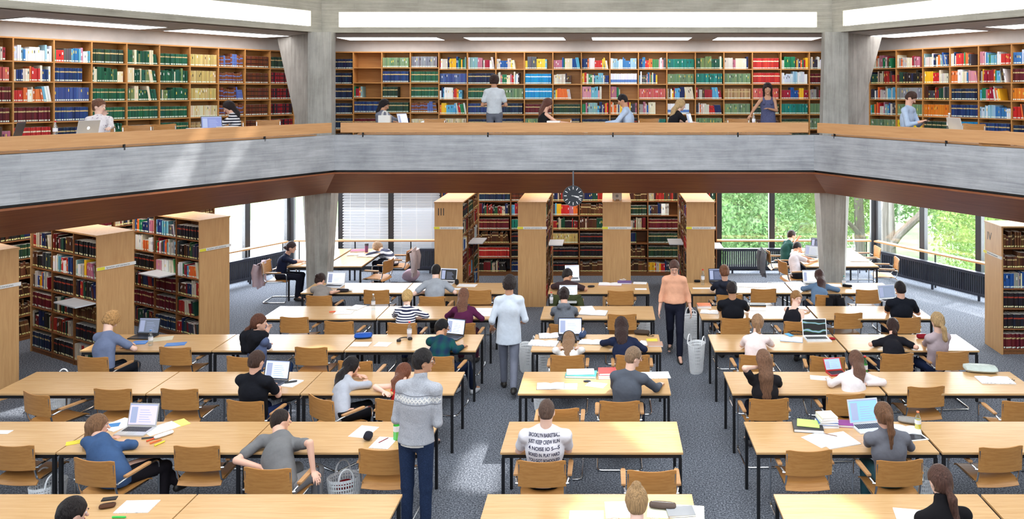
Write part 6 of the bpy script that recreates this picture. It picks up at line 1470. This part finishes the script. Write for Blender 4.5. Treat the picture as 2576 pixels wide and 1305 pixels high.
person('man with brown hair in dark green T-shirt behind the white T-shirt man', (1992, 592), (4.05, 18.2), face=-80, look=-86, pitch=4, skin='fair', top=FB((34, 74, 70)), hair=(58, 36, 34), hs='short', hands=(('h', -.02, .16, -.06), (2038, 632)), legs=(34, 38, 50))
# ---- gallery
def gseat(w, px, t): p = WT[w] @ Vector((gx(w, px, t), t, 0)); return (p.x, p.y)
GZ = dict(zf=ZF)
person('woman in white floral blouse with chin on hand, left gallery', (250, 268), gseat('L', 252, 1.6), face=215, look=260, pitch=8, sex='f', skin='pale', top=FB((232, 226, 230), 'flower', (170, 150, 170), 26), sleeve='long', hair=(128, 86, 66), hs='bun', hands=(('b', -.1, .42, .26), ('h', .0, .09, -.13)), **GZ)
person('woman with long dark hair in navy striped top, left gallery', (576, 270), gseat('L', 592, 1.42), face=120, look=125, pitch=30, sex='f', top=FB((226, 226, 232), 'stripe', (30, 32, 48), 62), sleeve='elbow', hair=(38, 28, 30), hs='long', **GZ)
person('woman with dark shoulder hair in grey cardigan, middle gallery', (967, 264), gseat('F', 962, 1.35), face=-110, look=-100, pitch=25, sex='f', skin='tan', top=FB((120, 124, 140)), sleeve='long', hair=(32, 24, 30), hs='long', **GZ)
person('man with curly dark hair in pale polo standing at the shelves', (1244, 203), (-2.44, 17.05), kind='stand', face=4, look=-20, pitch=8, skin='tan', top=FB((206, 214, 224)), hair=(58, 38, 34), hs='curly', legs=(112, 116, 130), hands=(('b', -.16, .24, .20), ('b', .16, .24, .16)), poles=((.5, -.6, -.8), (.5, -.6, -.8)), hem=.0, **GZ)
person('woman with long brown hair in black tank top, middle gallery', (1377, 262), gseat('F', 1368, 1.3), face=-70, look=-80, pitch=35, sex='f', top=FB((26, 26, 30)), sleeve='none', hair=(104, 66, 56), hs='long', **GZ)
person('man with black hair in light blue shirt writing, middle gallery', (1566, 252), gseat('F', 1583, 1.3), face=80, look=90, pitch=25, top=FB((176, 196, 226)), sleeve='long', skin='tan', hair=(26, 24, 30), hs='short', **GZ)
person('blonde in black T-shirt typing, middle gallery', (1712, 264), gseat('F', 1692, 1.3), face=-68, look=-80, pitch=18, sex='f', skin='pale', top=FB((28, 28, 34)), hair=(206, 174, 128), hs='long', **GZ)
person('woman with dark curly hair in blue print dress standing at the rail table', (1931, 224), (3.33, 16.55), kind='stand', face=168, look=172, pitch=6, sex='f', skin='tan', top=FB((86, 90, 124), 'flower', (60, 60, 90), 40), sleeve='none', hair=(44, 28, 30), hs='curlylong', legs=(80, 84, 116), hands=(('b', -.02, .16, .22), ('b', .45, .28, -.04)), **GZ)
D48 = person('man in light blue shirt looking down at his phone, right gallery', (2292, 246), gseat('R', 2282, 1.48), face=225, look=232, pitch=38, skin='fair', top=FB((176, 196, 224)), sleeve='threeq', hair=(74, 48, 40), hs='short', hands=(('b', -.05, .30, .32), ('b', .05, .30, .32)), **GZ)
w_ = (D48['wr'][0] + D48['wr'][1]) / 2 + D48['f'] * .09 + np.array([0, 0, .02])
ph = MB().box(-.037, .037, -.005, .005, -.07, .07).build('smartphone', M['black'], label='black phone in the hands of the gallery man', cat='phone'); ph.location = w_; ph.rotation_euler = (-.7, 0, math.radians(225))
# headphones on the girl
hp = SDF(); D = D14
mb = MB(); mb.tube([tuple(D['Hd'] + D['rh'] * .098 * math.cos(a) + D['uh'] * (.03 + .105 * math.sin(a)) - D['fh'] * .01) for a in [PI * k / 14 for k in range(15)]], .009, 8)
for s in (-1, 1):
    c_ = Vector(D['Hd'] + D['rh'] * s * .092 - D['uh'] * .0); mb.tube([c_ - Vector(D['rh']) * s * .0, c_ + Vector(D['rh']) * s * .028], [.036, .030], 14)
mb.build('headphones', M['black'], label='black over-ear headphones on the girl in white blouse', cat='headphones')
# words on the white T-shirt
for i, (tx_, sc_) in enumerate((('BROOKLYN BASKETBALL', 1), ('JUST KEEP CREW RUN', 1), ('4 NOISE IO S---S', 1), ('BORED IN, PLAY HARD', 1), ('YOU GOT SCHOOLED', 1), ('BEYOND THE THREE POINT', 1))):
    cu = bpy.data.curves.new('t', 'FONT'); cu.body = tx_; cu.size = .047; cu.align_x = 'CENTER'; cu.offset = .0012
    t_ = bpy.data.objects.new('t', cu); me = bpy.data.meshes.new_from_object(t_); bpy.data.objects.remove(t_)
    xs_ = [v.co.x for v in me.vertices]; wd = max(xs_) - min(xs_)
    for v in me.vertices: v.co.x *= .31 / wd
    project_back(D11, me, 0, .165 - .060 * i, 'shirt_lettering', flat((30, 34, 70), .7))
# bands on the brown T-shirt
cols = [(30, 110, 60), (220, 190, 50), (200, 40, 40), (220, 190, 50), (30, 110, 60), (200, 40, 40)]
for i, c in enumerate(cols):
    vs = []; n = 10; wd = .085 - .012 * abs(i - 2)
    for k in range(n + 1):
        x = -wd + 2 * wd * k / n
        for q in (0, 1): vs.append((x, q * .016 + .01 * math.sin(k), 0))
    me = bpy.data.meshes.new('p'); me.from_pydata(vs, [], [(2 * k, 2 * k + 1, 2 * k + 3, 2 * k + 2) for k in range(n)])
    project_back(D17, me, .05, -.0 - .021 * i, 'shirt_print', flat(c, .7))
# knitted diamond band around the jumper
def knit_band(D, zc):
    from mathutils.bvhtree import BVHTree
    t = D['top'].data; bv = BVHTree.FromPolygons([v.co.copy() for v in t.vertices], [tuple(p.vertices) for p in t.polygons])
    c = Vector(D['Ch']) - Vector(D['O']); n = 240; r = Vector(D['r']); f = Vector(D['f'])
    def hit(x, z):
        h = bv.ray_cast(c + r * x + Vector((0, 0, zc + z)) - f * .6, f); return h[0] - f * .003 if h[0] else None
    def ribbon(fn, th, mat, nm):
        vs, fs = [], []; prev = False
        for k in range(n + 1):
            x = -.27 + .54 * k / n; z = fn(x); a, b = hit(x, z - th / 2), hit(x, z + th / 2)
            if a is None or b is None or (a - b).length > .03: prev = False; continue
            vs += [tuple(a), tuple(b)]; m_ = len(vs)
            if prev and (Vector(vs[m_ - 2]) - Vector(vs[m_ - 4])).length < .04: fs.append((m_ - 4, m_ - 3, m_ - 1, m_ - 2))
            prev = True
        me = bpy.data.meshes.new(nm); me.from_pydata(vs, [], fs); me.materials.append(mat)
        ob = bpy.data.objects.new(nm, me); COL.objects.link(ob); ob.parent = D['root']
    tri = lambda x, A, p: A * (2 * abs(2 * ((x / p) % 1) - 1) - 1)
    wm = flat((232, 230, 226), .9); dm = flat((84, 84, 92), .9)
    ribbon(lambda x: tri(x, .026, .075), .008, wm, 'knit_diamonds'); ribbon(lambda x: -tri(x, .026, .075), .008, wm, 'knit_diamonds')
    ribbon(lambda x: tri(x, .011, .075), .006, wm, 'knit_diamonds'); ribbon(lambda x: -tri(x, .011, .075), .006, wm, 'knit_diamonds')
    ribbon(lambda x: .040, .004, dm, 'knit_line'); ribbon(lambda x: -.040, .004, dm, 'knit_line')
knit_band(D7, .07)
hm_ = SDF(); hm_.cap(D7['P'] - np.array([0, 0, .055]), D7['P'] + np.array([0, 0, .0]), .172, .168, f=D7['f'], q=.74).cut(D7['P'] - np.array([0, 0, .045]), np.array([0, 0, -1.]), .005).cut(D7['P'] + np.array([0, 0, -.005]), np.array([0, 0, 1.]), .005)
Pm, Q = hm_.mesh(.01); o = bpy.data.objects.new('undershirt', npmesh('undershirt', Pm, Q, FB((226, 224, 220)), D7['O'])); COL.objects.link(o); o.parent = D7['root']
# ================================================================ outdoors
MB().prism([(-80, -20), (3, -20), (3, 120), (-80, 120)], -.8, -.5).build('ground_street', flat((214, 214, 212), .9), kind='structure')
MB().prism([(3, -20), (80, -20), (80, 120), (3, 120)], -3.2, -3.0).build('ground_garden', flat((96, 120, 78), .95, noise=.5, nscale=.6), kind='structure')
MB().prism([(-21, 33), (-9, 28.5), (-6, 33), (-4, 60), (-34, 60), (-30, 40)], -.499, -.46).build('lawn', fabric((140, 170, 110)), label='green lawn beyond the pale street outside the left windows', cat='grass', kind='stuff')
mb = MB(); mb.prism([(-21.4, 32.4), (-9, 27.9), (-8.9, 28.2), (-21.2, 32.75)], -.499, -.40); mb.build('kerb', flat((236, 236, 234), .8), label='pale kerb running along the lawn outside', cat='kerb')
def leafmat(c, nm):
    m, nt, b = newmat(nm); a = lin(c); b.inputs['Roughness'].default_value = .6
    n = N(nt, 'ShaderNodeTexNoise', Scale=1.7, Detail=2.0); nt.links.new(coords(nt), n.inputs['Vector'])
    rc = ramp(nt, n.outputs['Fac'], [(.3, tuple(x * .62 for x in a[:3]) + (1,)), (.7, tuple(min(1, x * 1.4) for x in a[:3]) + (1,))])
    nt.links.new(rc, b.inputs['Base Color']); t = N(nt, 'ShaderNodeBsdfTranslucent'); nt.links.new(rc, t.inputs[0])
    mx = N(nt, 'ShaderNodeMixShader'); mx.inputs[0].default_value = .45; nt.links.new(b.outputs[0], mx.inputs[1]); nt.links.new(t.outputs[0], mx.inputs[2]); nt.links.new(mx.outputs[0], nt.nodes['Material Output'].inputs[0]); return m
bark = wood('bark', (96, 90, 84), (146, 138, 130), .9, axis=2, sc=.4)
def tree(X, Y, z0, h, r, limbs, blobs, nleaf, size, col, label, seed):
    root = empty('tree', (X, Y, z0), label=label, cat='tree', group='trees outside the right windows'); q = np.random.default_rng(seed)
    mb = MB(); mb.tube([(0, 0, 0), (.05, .05, h * .3), (-.03, .02, h * .6), (.06, .0, h)], [r * 1.2, r, r * .85, r * .5], 12); mb.build('trunk', bark, root, smooth=True)
    for L in limbs: MB().tube([tuple(Vector(p) - Vector((X, Y, z0))) for p in L[0]], L[1], 9).build('branch', bark, root, smooth=True)
    P = []
    for (bx, by, bz, rx, ry, rz) in blobs:
        n = int(nleaf * rx * ry * rz / sum(b[3] * b[4] * b[5] for b in blobs)); d = q.normal(size=(n, 3)); d /= np.linalg.norm(d, axis=1)[:, None]; rad = q.random(n) ** .45
        c = d * rad[:, None] * np.array([rx, ry, rz]) + np.array([bx - X, by - Y, bz - z0]); P.append(c)
    P = np.concatenate(P); cl = q.normal(size=P.shape) * .05; P = P + cl; n = len(P)
    a = q.normal(size=(n, 3)); a /= np.linalg.norm(a, axis=1)[:, None]; b = np.cross(a, q.normal(size=(n, 3))); b /= np.linalg.norm(b, axis=1)[:, None]; sz = size * (.6 + .8 * q.random(n))[:, None]
    nr_ = np.cross(a, b) * sz * .25
    V = np.stack([P - a * sz, P + b * sz * .45 + nr_, P + a * sz, P - b * sz * .45 + nr_], 1).reshape(-1, 3); Q = np.arange(4 * n).reshape(n, 4)
    me = npmesh('foliage', V, Q, leafmat(col, 'leaves'), (0, 0, 0)); me.polygons.foreach_set('use_smooth', np.zeros(n, bool))
    o = bpy.data.objects.new('foliage', me); COL.objects.link(o); o.parent = root
aY = lambda px, py, Y: tuple(atY(px, py, Y))
tree(8.2, 26.0, -3.0, 8, .17, [([aY(2172, 600, 26), aY(2150, 575, 25.8), aY(2120, 545, 25.5)], [.10, .08, .05])], [(8.5, 26.5, 2.8, 2.4, 1.8, 1.6), (7.4, 27.2, .6, 2.0, 1.5, 1.8)], 12000, .065, (150, 180, 112), 'tree with straight grey trunk outside the right column', 1)
tree(8.35, 23.8, -3.0, 8, .24, [([aY(2226, 640, 23.8), aY(2262, 590, 23.6), aY(2316, 540, 23.4), aY(2335, 512, 23.3), aY(2400, 514, 23.2), aY(2470, 506, 23.0)], [.13, .12, .11, .10, .09, .06]), ([aY(2330, 520, 23.3), aY(2318, 490, 23.2), aY(2310, 440, 23.1)], [.09, .08, .06])], [(9.8, 24.6, 2.9, 2.2, 1.4, 1.2), (10.9, 22.6, .4, 1.8, 1.4, 1.5)], 9000, .06, (162, 190, 112), 'tree with thick forked grey limb outside the right windows', 2)
tree(4.3, 27, -3.0, 8, .16, [([aY(1960, 620, 26.6), aY(1985, 590, 26.4), aY(2030, 560, 26.2)], [.07, .05, .03])], [(4.6, 26.5, 2.2, 2.6, 1.8, 2.0), (4.4, 25.0, -.2, 2.4, 1.4, 1.6)], 22000, .07, (140, 176, 118), 'leafy tree filling the front right window', 3)
tree(13.5, 25, -3.0, 8, .2, [], [(12.6, 24.5, .9, 2.4, 1.8, 2.4), (14.5, 24, 2.6, 2.2, 2, 2), (10.6, 20.6, 6.6, 2.4, 2.4, 1.2)], 22000, .07, (156, 184, 104), 'leafy tree beyond the far right window', 4)  # last blob: unseen crown added to dapple the sunlight on the floor
tree(6.2, 33, -3.0, 9, .25, [], [(4.8, 33, 1.4, 4.0, 2, 3.0), (10, 34, 1.4, 4.2, 2, 3.2)], 20000, .12, (128, 166, 110), 'broad tree farther off in the garden', 5)
tree(18, 33, -3.0, 9, .25, [], [(15.5, 32, 1.2, 4.0, 2, 3.2), (20, 30, 1.5, 4, 2.5, 3)], 18000, .12, (134, 168, 104), 'broad tree farther off to the right in the garden', 6)
# ================================================================ light
W = bpy.data.worlds.new('sky'); S.world = W; W.use_nodes = True; nt = W.node_tree
bg = nt.nodes['Background']; bg.inputs['Color'].default_value = (.84, .92, 1.0, 1); bg.inputs['Strength'].default_value = 7.0
def area(name, loc, rot, sx, sy, power, col=(1, 1, 1)):
    l = bpy.data.lights.new(name, 'AREA'); l.shape = 'RECTANGLE'; l.size = sx; l.size_y = sy; l.energy = power; l.color = col
    o = bpy.data.objects.new(name, l); COL.objects.link(o); o.location = loc; o.rotation_euler = rot; return o
area('skylight_fill', (-.6, 7.5, 8.5), (0, 0, 0), 9, 10, 840, (.95, .98, 1))  # added area lamp below the closed roof, standing in for skylight daylight
for w, xs in (('F', (1.5, 4.5, 7.5)), ('L', (-5.2, -2.2)), ('R', (2.2, 5.2))):
    for x in xs:
        o = area('ceiling_lamp', WT[w] @ Vector((x, 2.9, 2.84)), (0, 0, WO[w][1]), 2.2, 1.6, 55, (1, .95, .9))
for w, a, b, e in (('L', .4, 2.8, 230), ('F', -2.3, 1.0, 110), ('F', 7.8, 11.8, 280), ('R', -2.7, 1.5, 330)):  # added area lamps that boost the daylight on the floor near the windows
    o = area('window_fill', WT[w] @ Vector(((a + b) / 2, 4.72 if (w == 'F' and a < 0) else 5.15, 1.7)), (0, 0, 0), b - a, 2.3, e, (.9, .95, 1))
    o.rotation_euler = (math.radians(62), 0, WO[w][1] + PI); o.rotation_euler = Euler((-math.radians(65), 0, WO[w][1]))
sun = bpy.data.lights.new('sun', 'SUN'); sun.energy = 7; sun.angle = .02; sun.color = (1, .96, .9)
so = bpy.data.objects.new('sun', sun); COL.objects.link(so); so.rotation_euler = SUND.to_track_quat('Z', 'Y').to_euler()
S.cycles.max_bounces = 6; S.cycles.diffuse_bounces = 3; S.cycles.glossy_bounces = 3; S.cycles.transmission_bounces = 4; S.cycles.transparent_max_bounces = 12
